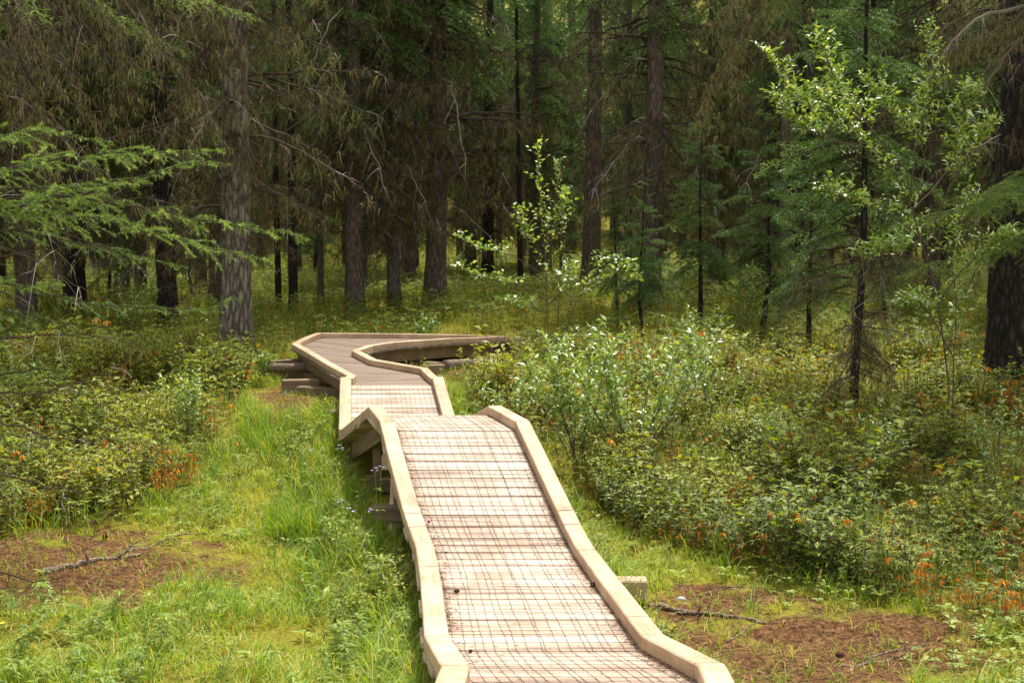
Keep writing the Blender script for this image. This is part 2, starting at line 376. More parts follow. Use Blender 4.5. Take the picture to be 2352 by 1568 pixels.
# rail caps: mitred sweep, cut in pieces
def caps(side, lo, hi, cuts, w=.145, h=.095, dz=0.0, off=0.0, label=None):
    E = (Lp if side < 0 else Rp)[lo:hi + 1]; O = (Rp if side < 0 else Lp)[lo:hi + 1]
    n = len(E); seg = norm(E[1:] - E[:-1]); outs = []
    for s_ in seg: v = np.cross(s_, [0, 0, 1]); v = norm(v); outs.append(v if side > 0 else -v)
    outs = np.array(outs)
    fr = []
    for i in range(n):
        if i == 0: o_ = outs[0]; sc_ = 1
        elif i == n - 1: o_ = outs[-1]; sc_ = 1
        else:
            o_ = norm(outs[i - 1] + outs[i]); sc_ = min(1 / max(.35, float(o_ @ outs[i])), 1.8)
        fr.append((E[i] + np.array([0, 0, .001 + dz]) + o_ * off, o_ * sc_))
    c = .008
    q = [(0, c), (0, h - c), (c, h), (w - c, h), (w, h - c), (w, c), (w - c, 0), (c, 0)]
    cuts = [0] + cuts + [n - 1]
    for a, b_ in zip(cuts[:-1], cuts[1:]):
        s = Soup(); V = []; G = []; dist = rng.uniform(0, 30); tn = rng.uniform(.2, .8); last = None
        pts = list(range(int(math.ceil(a)), int(math.floor(b_)) + 1))
        par = ([a] if a != int(a) else []) + pts + ([b_] if b_ != int(b_) else [])
        rings = []
        for t in par:
            i = min(int(t), n - 2); f = t - i
            P = fr[i][0] * (1 - f) + fr[i + 1][0] * f
            oo = fr[i][1] * (1 - f) + fr[i + 1][1] * f
            rings.append([P, oo])
        for k, (P, oo) in enumerate(rings):
            if k == 0: P = P + norm(rings[1][0] - P) * .006
            if k == len(rings) - 1: P = P - norm(P - rings[k - 1][0]) * .006
            if last is not None: dist += np.linalg.norm(P - last)
            last = P
            for x_, z_ in q: V.append(P + oo * x_ + np.array([0, 0, z_])); G.append([dist, x_ + tn * 7, z_ + tn * 3])
        Fc = []
        for k in range(len(rings) - 1):
            for m_ in range(8): j = (m_ + 1) % 8; Fc += [[8 * k + m_, 8 * k + m_ + 8, 8 * k + j + 8], [8 * k + m_, 8 * k + j + 8, 8 * k + j]]
        e = 8 * (len(rings) - 1)
        for m_ in range(1, 7): Fc += [[0, m_, m_ + 1], [e, e + m_ + 1, e + m_]]
        s.add(np.array(V), Fc, tn); o = s.build('edge_rail', M['cap'], bw); grain(o, np.array(G))
caps(-1, 0, 9, [1, 2, 3, 4.4, 6.02, 6.6]); caps(1, 0, 9, [1, 2.05, 3.3, 4.9, 6.1, 6.7])
caps(-1, 9, 10, []); caps(1, 9, 10, [])
caps(-1, 10, 11, [], dz=.0); caps(1, 10, 11, [])
caps(-1, 11, 12, [], dz=.012); caps(1, 11, 12, [], dz=.012)
caps(-1, 12, 21, [1, 2, 3, 4, 5, 6, 7, 8], w=.12, h=.085, off=-.02); caps(1, 12, 21, [1, 3, 4, 5, 6, 7, 8], w=.12, h=.085, off=-.02)

# stringers, cross sleepers, posts
for sd, E, O in ((-1, Lp, Rp), (1, Rp, Lp)):
    for i in range(len(ST) - 1):
        ia = norm(O[i] - E[i]) * .02; ib = norm(O[i + 1] - E[i + 1]) * .02
        dd = norm(E[i + 1] - E[i]) * .003
        timber('stringer', [dict(A=E[i] + ia + dd, B=E[i + 1] + ib - dd, w=.04, h=.20, top=-.045, tone=rng.uniform(.3, .8))], 'beam')
def sleeper(t, exl=.25, exr=.25, posts=True, tone=.5, lift=.16, mat='beam'):
    i = int(t); f = t - i
    l = Lp[i] * (1 - f) + Lp[i + 1] * f; r_ = Rp[i] * (1 - f) + Rp[i + 1] * f
    d = norm((r_ - l) * np.array([1, 1, 0])); zg = min(g1(*l[:2]), g1(*r_[:2])); top = min(l[2], r_[2]) - .25
    zt = min(zg + lift, top - .01)
    A = np.array([l[0], l[1], 0]) - d * exl; B = np.array([r_[0], r_[1], 0]) + d * exr
    timber('cross_beam', [dict(A=A + [0, 0, zt], B=B + [0, 0, zt], w=.17, h=.16, tone=tone, ch=.012)], mat)
    if posts and top - zt > .12:
        for P, s_ in ((l, .12), (r_, -.12)):
            timber('post', [dict(A=np.array([P[0], P[1], zt + .001]) + d * s_, B=np.array([P[0], P[1], top + .20]) + d * s_, w=.09, h=.09, top=.045, tone=rng.random(), upv=(0, 1, 0))], 'beam')
for t, a, b_ in [(2.4, -.05, .05), (3.5, -.05, .05), (5.6, .0, .62), (7.3, -.05, .0), (8.75, .12, .0), (9.6, .05, .0), (10.5, .0, .0), (11.5, .0, .3), (12.2, .35, .3), (14.3, .5, .2), (15.6, .75, .3), (17.2, .5, .3), (18.5, .3, .5), (19.5, .3, .3)]:
    sleeper(t, a, b_, tone=rng.uniform(.3, .9), lift=.27 if t == 5.6 else .16, mat='cap' if t == 5.6 else 'beam')
# crest: short cross bearers under the hump seen from the left and a slanting brace
l = (Lp[8] + Lp[9]) / 2; zg = g1(*l[:2])
timber('brace', [dict(A=[l[0] - .06, l[1] - .25, zg + .2], B=[l[0] - .08, l[1] + .42, Lp[9][2] - .12], w=.04, h=.14, tone=.9)], 'cap')
timber('bearer', [dict(A=[Lp[9][0] - .14, 12.72, Lp[9][2] - .26], B=[Rp[9][0] + .1, 12.72, Lp[9][2] - .26], w=.09, h=.14, tone=.7)], 'cap')
timber('bearer', [dict(A=[Lp[9][0] - .16, 12.1, zg + .42], B=[Rp[9][0] + .1, 12.1, zg + .42], w=.14, h=.14, tone=.4)], 'beam')
# wire mesh on the pale part
def meshwire(i0, i1):
    s = Soup(); ncol = 17
    cum = [0]
    for i in range(i0, i1): cum.append(cum[-1] + np.linalg.norm(Cp[i + 1] - Cp[i]))
    S = np.arange(0.02, cum[-1], .055)
    def pt(u, d):
        i = np.clip(np.searchsorted(cum, d) - 1, 0, len(cum) - 2); f = ((d - np.array(cum)[i]) / (np.array(cum)[i + 1] - np.array(cum)[i]))[:, None]
        i = i + i0
        l = Lp[i] * (1 - f) + Lp[i + 1] * f; r_ = Rp[i] * (1 - f) + Rp[i + 1] * f
        return l + (r_ - l) * np.asarray(u).reshape(-1, 1) + np.array([0, 0, .0035])
    for c in range(ncol + 1):
        u = np.clip(c / ncol * .97 + .015, 0.01, .99)
        uu = u + np.cumsum(rng.normal(0, .0016, len(S))) * .8 + ((np.arange(len(S)) % 2) * 2 - 1) * .0025 + rng.normal(0, .0012, len(S)) + (vnoise(S, np.full(len(S), c * .3), .9) - .5) * .022
        P = pt(np.clip(uu, .005, .995), S); P[:, 2] += rng.uniform(0, .002, len(S))
        V, Fc = tube(P, .0017, 3, False); s.add(V, Fc)
    for d in np.arange(.05, cum[-1], .1424):
        u = np.linspace(.01, .99, 18); dd = np.clip(d + rng.normal(0, .003, 18) + (vnoise(u * 2, np.full(18, d), .9) - .5) * .03, .01, cum[-1] - .01)
        P = pt(u, dd); P[:, 2] += rng.uniform(0, .002, 18)
        V, Fc = tube(P, .0014, 3, False); s.add(V, Fc)
    s.build('wire_mesh', M['wire'], bw)
meshwire(1, 10); meshwire(11, 12)

# ------------------------------------------------------------------ branch templates
def pts_line(n, L, droop, up, r, wig=.03):
    t = np.linspace(0, 1, n); P = np.zeros((n, 3)); P[:, 0] = L * t; P[:, 2] = L * (up * t - droop * t ** 2 + .25 * droop * t ** 4)
    w = r.normal(0, wig * L / n ** .5, (n, 3)); w[0] = 0; P += np.cumsum(w, 0) * .5
    return P
def live_bough(axis, r, side=.42, sp=.11, nsp=.035, nl=.05, nw=.008, per=3, rad=.02, sub=.5, flat=.5, tone=0., start=.12, droopk=.35):
    """axis (n,3) polyline; returns arrays with mat 0 wood, 1 needles"""
    s = Soup(); n = len(axis); seglen = np.linalg.norm(np.diff(axis, axis=0), axis=1); cum = np.r_[0, np.cumsum(seglen)]; Lt = cum[-1]
    V, Fc = tube(axis, np.linspace(rad, rad * .18, n), 5, False); s.add(V, Fc, .3, 0)
    def atd(d): return np.array([np.interp(d, cum, axis[:, k]) for k in range(3)]).T
    P0, D0, L0 = [], [], []
    ds = np.arange(start * Lt, Lt * .985, sp)
    for j, d in enumerate(ds):
        t = d / Lt; p_ = atd(d); tan = norm(atd(min(Lt, d + .02)) - atd(max(0, d - .02)))
        lat = norm(np.cross(tan, [0, 0, 1]))
        for sg in (-1, 1):
            if r.random() < .12: continue
            a = r.uniform(.55, 1.25); ln = (side * Lt * (1 - t) ** .75 * min(1, t / .2 + .3) + .06) * r.uniform(.35, 1.25)
            dd = tan * math.cos(a) + lat * sg * math.sin(a) + np.array([0, 0, r.uniform(-.35, .4)])
            P0.append(p_); D0.append(norm(dd)); L0.append(ln)
    P0, D0, L0 = np.array(P0), np.array(D0), np.array(L0)
    Vr, Fr, C = ribbons(P0, D0, L0, np.full(len(L0), max(.002, rad * .22)), np.full(len(L0), droopk), 4, r); s.add(Vr, Fr, .35, 0)
    # sub twigs
    P1, D1, L1 = [], [], []
    for p_, d_, ln in zip(P0, D0, L0):
        m_ = int(ln / (sp * .85)); lat = norm(np.cross(d_, [0, 0, 1]))
        for q in range(m_):
            u = (q + .6) / (m_ + .3); sg = 1 if (q % 2) else -1
            base = p_ + d_ * ln * u; base[2] -= droopk * ln * u * u
            a = r.uniform(.6, .95); P1.append(base); L1.append(ln * sub * (1 - u) * r.uniform(.7, 1.2) + .03)
            D1.append(norm(d_ * math.cos(a) + lat * sg * math.sin(a) + np.array([0, 0, r.uniform(-.45, .35)])))
    if P1:
        P1, D1, L1 = np.array(P1), np.array(D1), np.array(L1)
        Vr, Fr, _ = ribbons(P1, D1, L1, np.full(len(L1), max(.0015, rad * .13)), np.full(len(L1), .3), 2, r); s.add(Vr, Fr, .4, 0)
        P0, D0, L0 = np.vstack([P0, P1]), np.vstack([D0, D1]), np.r_[L0, L1]
        dk = np.r_[np.full(len(C), droopk), np.full(len(P1), .3)]
    else: dk = np.full(len(P0), droopk)
    NP, ND, NT = [], [], []
    for p_, d_, ln, k_ in zip(P0, D0, L0, dk):
        m_ = max(2, int(ln / nsp)); u = (np.arange(m_) + r.random()) / m_; u = np.clip(u, 0.05, 1)
        q = p_ + d_ * (ln * u)[:, None]; q[:, 2] -= k_ * ln * u ** 2
        dd = np.repeat(d_[None], m_, 0).copy(); dd[:, 2] -= 2 * k_ * u
        NP.append(q); ND.append(norm(dd)); NT.append(.35 + .35 * u + r.uniform(-.35, .35))
    tipn = int(Lt * .3 / nsp); dtip = np.linspace(Lt * .7, Lt, max(2, tipn)); NP.append(atd(dtip)); ND.append(np.repeat(norm(axis[-1] - axis[-2])[None], len(dtip), 0)); NT.append(np.full(len(dtip), .6))
    NP, ND, NT = np.vstack(NP), np.vstack(ND), np.concatenate(NT)
    V, Fc = needles(NP, ND, per, nl, nw, r, flat)
    s.add(V, Fc, np.clip(np.repeat(NT, per * 3) + tone, 0, 1), 1)
    return s.arrays()
def dead_bough(axis, r, side=.5, sp=.09, rad=.018, lichen=.5, droop=.6, tw=.0035, tonemu=.45, subs=4, pale=.1):
    """mat 0 twig wood, mat 1 lichen"""
    s = Soup(); n = len(axis); seglen = np.linalg.norm(np.diff(axis, axis=0), axis=1); cum = np.r_[0, np.cumsum(seglen)]; Lt = cum[-1]
    V, Fc = tube(axis, np.linspace(rad, rad * .15, n), 5, False); s.add(V, Fc, tonemu - .05, 0)
    d = np.arange(.1 * Lt, Lt * .98, sp); d = d + r.uniform(-.5, .5, len(d)) * sp; d = np.repeat(d, 2); k = len(d)
    P0 = np.stack([np.interp(d, cum, axis[:, j]) for j in range(3)], 1); t = d / Lt
    tan = norm(np.stack([np.interp(d + .05, cum, axis[:, j]) for j in range(3)], 1) - np.stack([np.interp(d - .05, cum, axis[:, j]) for j in range(3)], 1) + 1e-6)
    lat = norm(np.cross(tan, np.array([0, 0, 1.]))) * (np.arange(k) % 2 * 2 - 1)[:, None]
    D0 = norm(tan * .6 + lat * r.uniform(.3, 1., (k, 1)) + r.normal(0, .3, (k, 3)) + np.array([0, 0, -.15]))
    L0 = side * Lt * (1 - t * .7) * r.uniform(.35, 1.1, k)
    tn = np.clip(r.normal(tonemu, .12, k), 0, 1); tn = np.where(r.random(k) < pale, .95, tn)
    V, Fc, C = ribbons(P0, D0, L0, np.full(k, tw), np.abs(r.normal(droop, .3, k)), 4, r); s.add(V, Fc, np.repeat(tn, 10), 0)
    # sub twigs
    idx = np.repeat(np.arange(k), subs); f = r.integers(1, 5, len(idx)); Pb = C[idx, f]
    D1 = norm(D0[idx] * .5 + r.normal(0, .6, (len(idx), 3)) + np.array([0, 0, -.3])); L1 = L0[idx] * r.uniform(.2, .55, len(idx))
    V, Fc, C1 = ribbons(Pb, D1, L1, np.full(len(idx), tw * .65), np.abs(r.normal(droop * .8, .3, len(idx))), 2, r); s.add(V, Fc, np.repeat(tn[idx], 6), 0)
    nl_ = int(len(idx) * lichen)
    if nl_:
        ii = r.integers(0, len(idx), nl_); Pb = C1[ii, r.integers(0, 3, nl_)]
        Pb = np.repeat(Pb, 3, 0) + r.normal(0, .012, (nl_ * 3, 3)); q = len(Pb)
        V, Fc, _ = ribbons(Pb, np.array([0, 0, -1.]) + r.normal(0, .35, (q, 3)), r.uniform(.03, .13, q), np.full(q, tw * 1.5), np.zeros(q), 2, r); s.add(V, Fc, np.repeat(r.random(q), 6), 1)
    return s.arrays()
r0 = np.random.default_rng(11)
LIVE = [live_bough(pts_line(9, 1., r0.uniform(.3, .6), r0.uniform(.0, .25), r0), r0, nsp=.028, nl=.042, nw=.0075, per=3, rad=.014, sp=.085) for _ in range(4)]
DEAD = [dead_bough(pts_line(9, 1., r0.uniform(.1, .45), r0.uniform(-.1, .2), r0, .08), r0, side=.42, lichen=.32, droop=.22, sp=.065, subs=5, tw=.0027, tonemu=.4, pale=.12) for _ in range(6)]
DEAD += [dead_bough(pts_line(9, 1., r0.uniform(.9, 1.5), r0.uniform(.1, .35), r0, .16), r0, side=.35, lichen=.2, sp=.2, subs=2, tw=.004, tonemu=.97, pale=.5, rad=.009)]

def place_boughs(tpls, zs, az, ln, tilt, rad_at, r, mats_off=0):
    s = Soup(); ch = r.integers(0, len(tpls), len(zs))
    for c in range(len(tpls)):
        m_ = ch == c
        if not m_.any(): continue
        a = az[m_]; T = np.stack([np.cos(a) * rad_at(zs[m_]), np.sin(a) * rad_at(zs[m_]), zs[m_]], 1)
        d = np.stack([np.cos(a) * np.cos(tilt[m_]), np.sin(a) * np.cos(tilt[m_]), np.sin(tilt[m_])], 1)
        B = basis(d, np.array([0, 0, 1.]))
        V, Fc, t_, mm = inst(tpls[c], B, T, r.uniform(-.2, .2, m_.sum()), ln[m_]); s.add(V, Fc, t_, mm)
    return s
def trunk_soup(H, r0_, r, flare=.6, bend=.1, sides=14):
    n = 34; t = np.linspace(0, 1, n) ** 1.5; z = t * H
    P = np.stack([np.interp(t, [0, .3, .6, 1], np.cumsum(r.normal(0, bend * .5, 4)) * [0, 1, 1, 1]), np.interp(t, [0, .3, .6, 1], np.cumsum(r.normal(0, bend * .5, 4)) * [0, 1, 1, 1]), z - .25], 1)
    rad = r0_ * ((1 - t) ** .8 * .95 + .05) * (1 + flare * np.exp(-z / .35))
    V, Fc = tube(P, rad, sides, True)
    a = np.arctan2(V[:, 1], V[:, 0]); fl = np.exp(-np.maximum(V[:, 2], 0) / .3)
    k = 1 + .12 * fl * np.sin(a * 5 + r.uniform(0, 6)) + .06 * (vnoise(a * 3 + 50, V[:, 2] * 2, 1.) - .5) * 2
    c = P[np.clip(np.searchsorted(z - .25, V[:, 2]), 0, n - 1)]
    V[:, :2] = c[:, :2] + (V[:, :2] - c[:, :2]) * k[:, None]
    s = Soup().add(V, Fc, .5)
    return s, (lambda zz: np.interp(zz, z, rad) * .5)
def spruce_meshes(seed, H, r0_, dead=(1.2, 7.5), live=(5.5, None), nd=60, nlv=70, llen=1.9, dlen=1.8, droop=(-.7, .15), bark='bark'):
    r = np.random.default_rng(seed)
    ts, ra = trunk_soup(H, r0_, r)
    tm = ts.mesh('trunk', M[bark], True)
    zs = r.uniform(dead[0], dead[1], nd); az = r.uniform(0, 2 * math.pi, nd)
    ln = dlen * r.uniform(.45, 1.15, nd) * np.interp(zs, [dead[0], dead[0] + 2], [.6, 1]); tl = r.uniform(*droop, nd)
    dm = place_boughs(DEAD, zs, az, ln, tl, ra, r).mesh('dead_branches', [M['twig'], M['lichen']]) if nd else None
    top = live[1] or H * .98
    zs = live[0] + (top - live[0]) * np.sort(r.random(nlv)) ** .9; az = r.uniform(0, 2 * math.pi, nlv)
    ln = llen * np.interp(zs, [live[0], live[0] + (top - live[0]) * .2, top], [.8, 1, .15]) * r.uniform(.75, 1.1, nlv)
    tl = np.interp(zs, [live[0], top], [-.35, .5]) + r.normal(0, .12, nlv)
    cm = place_boughs(LIVE, zs, az, ln, tl, ra, r).mesh('crown', [M['twig'], M['needle']])
    return tm, dm, cm
def put_tree(ms, loc, s=1., rz=0., label='', group=None, name='spruce_tree', sx=1., lean=(0, 0), bark=None):
    t = thing(name, label, 'tree', loc, group); t.rotation_euler = (lean[0], lean[1], rz); t.scale = (s * sx, s * sx, s)
    for nm, me in zip(('trunk', 'dead_branches', 'crown'), ms):
        if me is None: continue
        o = bpy.data.objects.new(nm, me); col.objects.link(o); o.parent = t
    return t
SP = [spruce_meshes(100 + i, H, .24, nd=nd, dead=(1.5, 8.5), live=(lv, None), nlv=nl_, llen=ll, dlen=dl, bark=bk)
      for i, (H, nd, lv, nl_, ll, dl, bk) in enumerate([(18, 100, 5.2, 95, 2.1, 2.3, 'bark'), (17, 95, 4.0, 100, 2.0, 2.2, 'bark_dark'), (19, 95, 5.6, 90, 2.1, 2.1, 'bark'), (16, 95, 3.4, 95, 2.0, 2.4, 'bark_dark'), (17, 105, 4.6, 90, 1.9, 2.1, 'bark')])]
BARE = [spruce_meshes(130 + i, 17, .24, nd=46, dead=(2.5, 8.5), live=(6.5, None), nlv=60, llen=1.7, dlen=1.1, bark=bk) for i, bk in enumerate(('bark_dark', 'bark'))]
GREY = spruce_meshes(140, 18, .27, nd=100, dead=(1.8, 8.5), live=(7., None), nlv=70, llen=1.9, dlen=2.0, bark='bark_grey')
FAR = [spruce_meshes(170 + i, 18, .24, nd=60, dead=(1.2, 7), live=(3., None), nlv=130, llen=2.3, dlen=2.2, bark='bark') for i in range(3)]
YOUNG = [spruce_meshes(150 + i, 4., .045, dead=(.3, 1.6), live=(.8, 3.95), nd=20, nlv=58, llen=.95, dlen=.7, droop=(-.4, .1), bark='bark_dark') for i in range(3)]
SNAG = []
TREES = [
 # px, Y, diameter px, kind, label, lean
 (542, 22.3, 74, GREY, 'thick grey-barked spruce beside the far bend, nearest big trunk left of the boardwalk', (0, .012)),
 (388, 26., 48, SP[1], 'dark spruce just left of the thick grey-barked trunk', (0, -.01)),
 (172, 27., 52, SP[3], 'brown-barked spruce behind the green boughs at the left', (0, 0)),
 (60, 25., 48, SP[0], 'spruce trunk at the left edge behind hanging dead twigs', (0, 0)),
 (640, 29., 15, BARE[0], 'thin dark trunk, left one of a close pair right of the thick grey-barked spruce', (0, 0)),
 (674, 28.5, 22, BARE[0], 'dark slim trunk, right one of a close pair right of the thick grey-barked spruce', (0, -.01)),
 (738, 29., 16, BARE[1], 'slender black trunk standing alone above the left corner of the far bend', (0, .01)),
 (815, 28.5, 46, SP[4], 'brown spruce leaning slightly left above the far bend', (0, -.015)),
 (907, 29., 33, SP[2], 'short-looking dark trunk between two thicker spruces above the far bend', (0, .005)),
 (1000, 30., 52, SP[0], 'stout dark spruce with pale crooked twigs above the far leg of the boardwalk', (0, -.008)),
 (1356, 34., 45, BARE[1], 'tall straight dark spruce rising behind the middle shrubs', (0, -.003)),
 (1493, 29.5, 50, SP[2], 'broad brown spruce behind the small green spruce at centre right', (0, -.006)),
 (1196, 33., 14, BARE[0], 'very thin dark trunk left of the leafy poplar sapling', (0, -.02)),
 (1228, 36., 24, SP[4], 'dim slim spruce behind the tip of the poplar sapling', (0, 0)),
 (1120, 38., 30, SP[1], 'dim spruce between the stout dark spruce and the thinnest trunk', (0, 0)),
 (1655, 36., 26, SP[3], 'distant spruce right of the broad brown spruce', (0, 0)),
 (1798, 26., 21, BARE[1], 'slim dark trunk left of the mossy young spruce', (0, -.012)),
 (2318, 19.5, 108, BARE[0], 'very thick dark-barked spruce cut by the right edge', (0, 0)),
 (2140, 30., 40, SP[4], 'spruce behind the tall willow', (0, 0)),
 (1880, 33., 34, SP[0], 'spruce behind the mossy young spruce', (0, 0)),
 (280, 31., 34, SP[2], 'dim spruce between the two left trunks, deeper in the wood', (0, 0)),
]
taken = []
for i, (px, Y, dpx, ms, lab, lean) in enumerate(TREES):
    p_ = at(px, 700, Y); dia = dpx * Y / F; base = .54 if ms is GREY else .48
    if 'young' in lab: base = .48
    sx = dia / base
    s_ = np.clip(sx, .8, 1.15)
    put_tree(ms, (p_[0], Y, g1(p_[0], Y) - .03), s_, rng.uniform(0, 6.28), lab, None, sx=sx / s_, lean=lean); taken.append((p_[0], Y))
# deep forest: everything behind, individually planted
r1 = np.random.default_rng(21); nfar = 0; tries = 0
while nfar < 225 and tries < 6000:
    tries += 1
    Y = 25 + 75 * r1.random() ** .9; hw = Y * .42 + 2; x = r1.uniform(-hw, hw)
    gx, _ = proj(x, Y, 1.5)
    if Y < 31 and 560 < gx < 1700: continue
    if min((x - a) ** 2 + (Y - b_) ** 2 for a, b_ in taken) < (1.6 if Y < 45 else 2.2) ** 2: continue
    taken.append((x, Y)); nfar += 1
    ms = (SP + BARE[:1])[r1.integers(0, 6)] if Y < 42 else FAR[r1.integers(0, 3)]; s_ = r1.uniform(.85, 1.15)
    put_tree(ms, (x, Y, g1(x, Y) - .03), s_, r1.uniform(0, 6.28), 'dim brown-branched spruce deep in the dark wood', 'spruces deep in the dark wood', sx=r1.uniform(.45, .95))
# flanking trees outside the frame that shade the edges
for x, Y in [(-13, 19), (-11, 24), (14, 22), (13, 28), (-14, 12), (-12.5, 6), (-9.5, 15.5)]:
    put_tree(SP[int(abs(x)) % 5], (x, Y, g1(x, Y)), 1., x, 'spruce at the side of the clearing beyond the picture edge', 'spruces flanking the clearing', sx=.9)
# young spruces
for px, Y, Hm, k, lab in [(1480, 24., 3.15, 0, 'small bright green spruce with layered tiers at centre right'), (1610, 26.5, 4.6, 1, 'young green spruce deeper in behind the small layered one'),
                        (250, 30., 3.4, 2, 'young spruce in shade left of the dark trunks'), (1745, 24.5, 4.6, 0, 'young spruce in shade left of the slim dark trunk'), (1420, 26.5, 3.3, 2, 'narrow young spruce between the tall straight trunk and the small layered spruce'), (1860, 22.5, 4.6, 1, 'fresh green young spruce just left of the mossy one'), (2040, 26., 4., 1, 'young spruce behind the tall willow stems'),
                        (445, 33., 3.2, 0, 'little spruce in the gap left of the thick grey trunk'), (1290, 40., 4.5, 2, 'young spruce in the distance behind the poplar sapling'), (720, 42., 4.6, 1, 'young spruce far behind the slender black trunk'), (925, 44., 5., 0, 'young spruce far behind the stout dark spruce')]:
    p_ = at(px, 700, Y); put_tree(YOUNG[k], (p_[0], Y, g1(p_[0], Y)), Hm / 4., rng.uniform(0, 6), lab, None, 'young_spruce')
# mossy young spruce right (whole height seen)
r2 = np.random.default_rng(31); YS = 17.6; p_ = at(1960, 700, YS)
ysm = spruce_meshes(160, 8.2, .06, dead=(.25, 2.6), live=(2.5, 8.), nd=44, nlv=62, llen=1.35, dlen=1.3, droop=(-.55, .15), bark='bark_dark')
put_tree(ysm, (p_[0], YS, g1(p_[0], YS)), 1., 2.1, 'mossy young spruce with bare lower twigs left of the tall willow', None, 'young_spruce')

# ------------------------------------------------------------------ near boughs entering the frame
def curve_px(P, n=14, r=None, wig=.02):
    """P list of (px,py,Y) -> smooth polyline"""
    A = np.array([at(*p) for p in P]); t = np.linspace(0, 1, len(A)); u = np.linspace(0, 1, n)
    B = np.stack([np.interp(u, t, A[:, k]) for k in range(3)], 1)
    for _ in range(2): B[1:-1] = (B[:-2] + 2 * B[1:-1] + B[2:]) / 4
    if r is not None: B[1:] += r.normal(0, wig, (n - 1, 3)) * .5
    return B
r3 = np.random.default_rng(41)
lt = at(-330, 900, 8.6)
near = thing('spruce_tree', 'near spruce at the left edge whose bright green boughs reach over the clearing', 'tree', (lt[0], 8.6, g1(lt[0], 8.6)))
ts, ra = trunk_soup(9, .16, r3); o = link('trunk', ts.mesh('trunk', M['bark'], True)); o.parent = near
def nb(P, side, label=None, live=True, sp=.098, **k):
    ax = curve_px(P, 16, r3, .018)
    if live: arr = live_bough(ax, r3, side=side, sp=sp, nsp=.0085, nl=.023, nw=.002, per=4, rad=k.get('rad', .012), sub=.5, flat=1., droopk=k.get('dk', .15), tone=k.get('tone', .1), start=k.get('start', .25))
    else: arr = dead_bough(ax, r3, side=side, sp=.16, rad=k.get('rad', .01), lichen=.15, droop=.3, tw=.0028, tonemu=.5, subs=3, pale=.25)
    s = Soup(); s.add(*arr[:2], arr[2], arr[3]); o = s.build('bough', [M['twig'], M['needle_near'] if live else M['lichen']]); o.parent = near
    o.matrix_parent_inverse = bpy_inv(near)
    if label: o['label'] = label
def bpy_inv(t):
    import mathutils
    return mathutils.Matrix.Translation(t.location).inverted()
nb([(-330, 520, 8.6), (-60, 400, 8.4), (200, 355, 8.2), (520, 345, 8.0)], .17)
nb([(-330, 560, 8.6), (0, 475, 8.3), (160, 470, 8.1), (250, 420, 8.0), (430, 375, 7.9), (525, 372, 7.9)], .15)
nb([(-330, 560, 8.6), (60, 430, 8.3), (300, 470, 7.9), (520, 520, 7.7), (705, 542, 7.6)], .15)
nb([(-330, 600, 8.6), (0, 470, 8.5), (200, 500, 8.3), (430, 560, 8.2), (625, 600, 8.1)], .16)
nb([(-330, 480, 8.6), (-50, 310, 8.6), (110, 300, 8.5), (260, 330, 8.5)], .22)
nb([(-330, 600, 8.6), (-60, 520, 8.6), (120, 540, 8.5), (420, 615, 8.5)], .16, tone=-.1)
nb([(-330, 640, 8.6), (0, 640, 8.5), (170, 695, 8.4), (400, 715, 8.4), (560, 690, 8.4)], .12, tone=-.1, start=.35)
nb([(-330, 840, 8.6), (-100, 880, 8.4), (60, 850, 8.3), (165, 850, 8.3)], .22, tone=-.1)
for P, sd in [([(-330, 500, 8.6), (-80, 450, 8.5), (120, 520, 8.4), (330, 620, 8.4)], .3), ([(-330, 520, 8.6), (0, 560, 8.4), (150, 640, 8.3), (260, 700, 8.3)], .32), ([(-330, 700, 8.6), (-60, 640, 8.4), (60, 700, 8.3), (150, 800, 8.3)], .3), ([(-330, 450, 8.6), (0, 430, 8.4), (200, 440, 8.3), (420, 470, 8.2)], .16), ([(-330, 900, 8.6), (0, 960, 8.3), (120, 1010, 8.2), (240, 1000, 8.2)], .25)]:
    nb(P, sd, live=False)
nb([(-330, 700, 8.6), (-100, 700, 8.5), (40, 720, 8.4), (130, 740, 8.4)], .2, tone=-.2)
nb([(-330, 800, 8.6), (0, 780, 8.3), (150, 765, 8.2), (320, 790, 8.2)], .2, live=False)
nb([(-330, 850, 8.6), (0, 905, 8.3), (120, 900, 8.2), (300, 830, 8.2)], .18, live=False)
nb([(-330, 1020, 8.6), (0, 1090, 8.2), (190, 1132, 8.1), (285, 1090, 8.0)], .22, live=False)
nb([(-330, 1240, 8.6), (0, 1318, 8.3), (90, 1335, 8.2), (170, 1320, 8.2)], .08, live=False)
nb([(-330, 600, 8.6), (0, 590, 8.5), (120, 575, 8.4), (260, 560, 8.4)], .3, live=False)

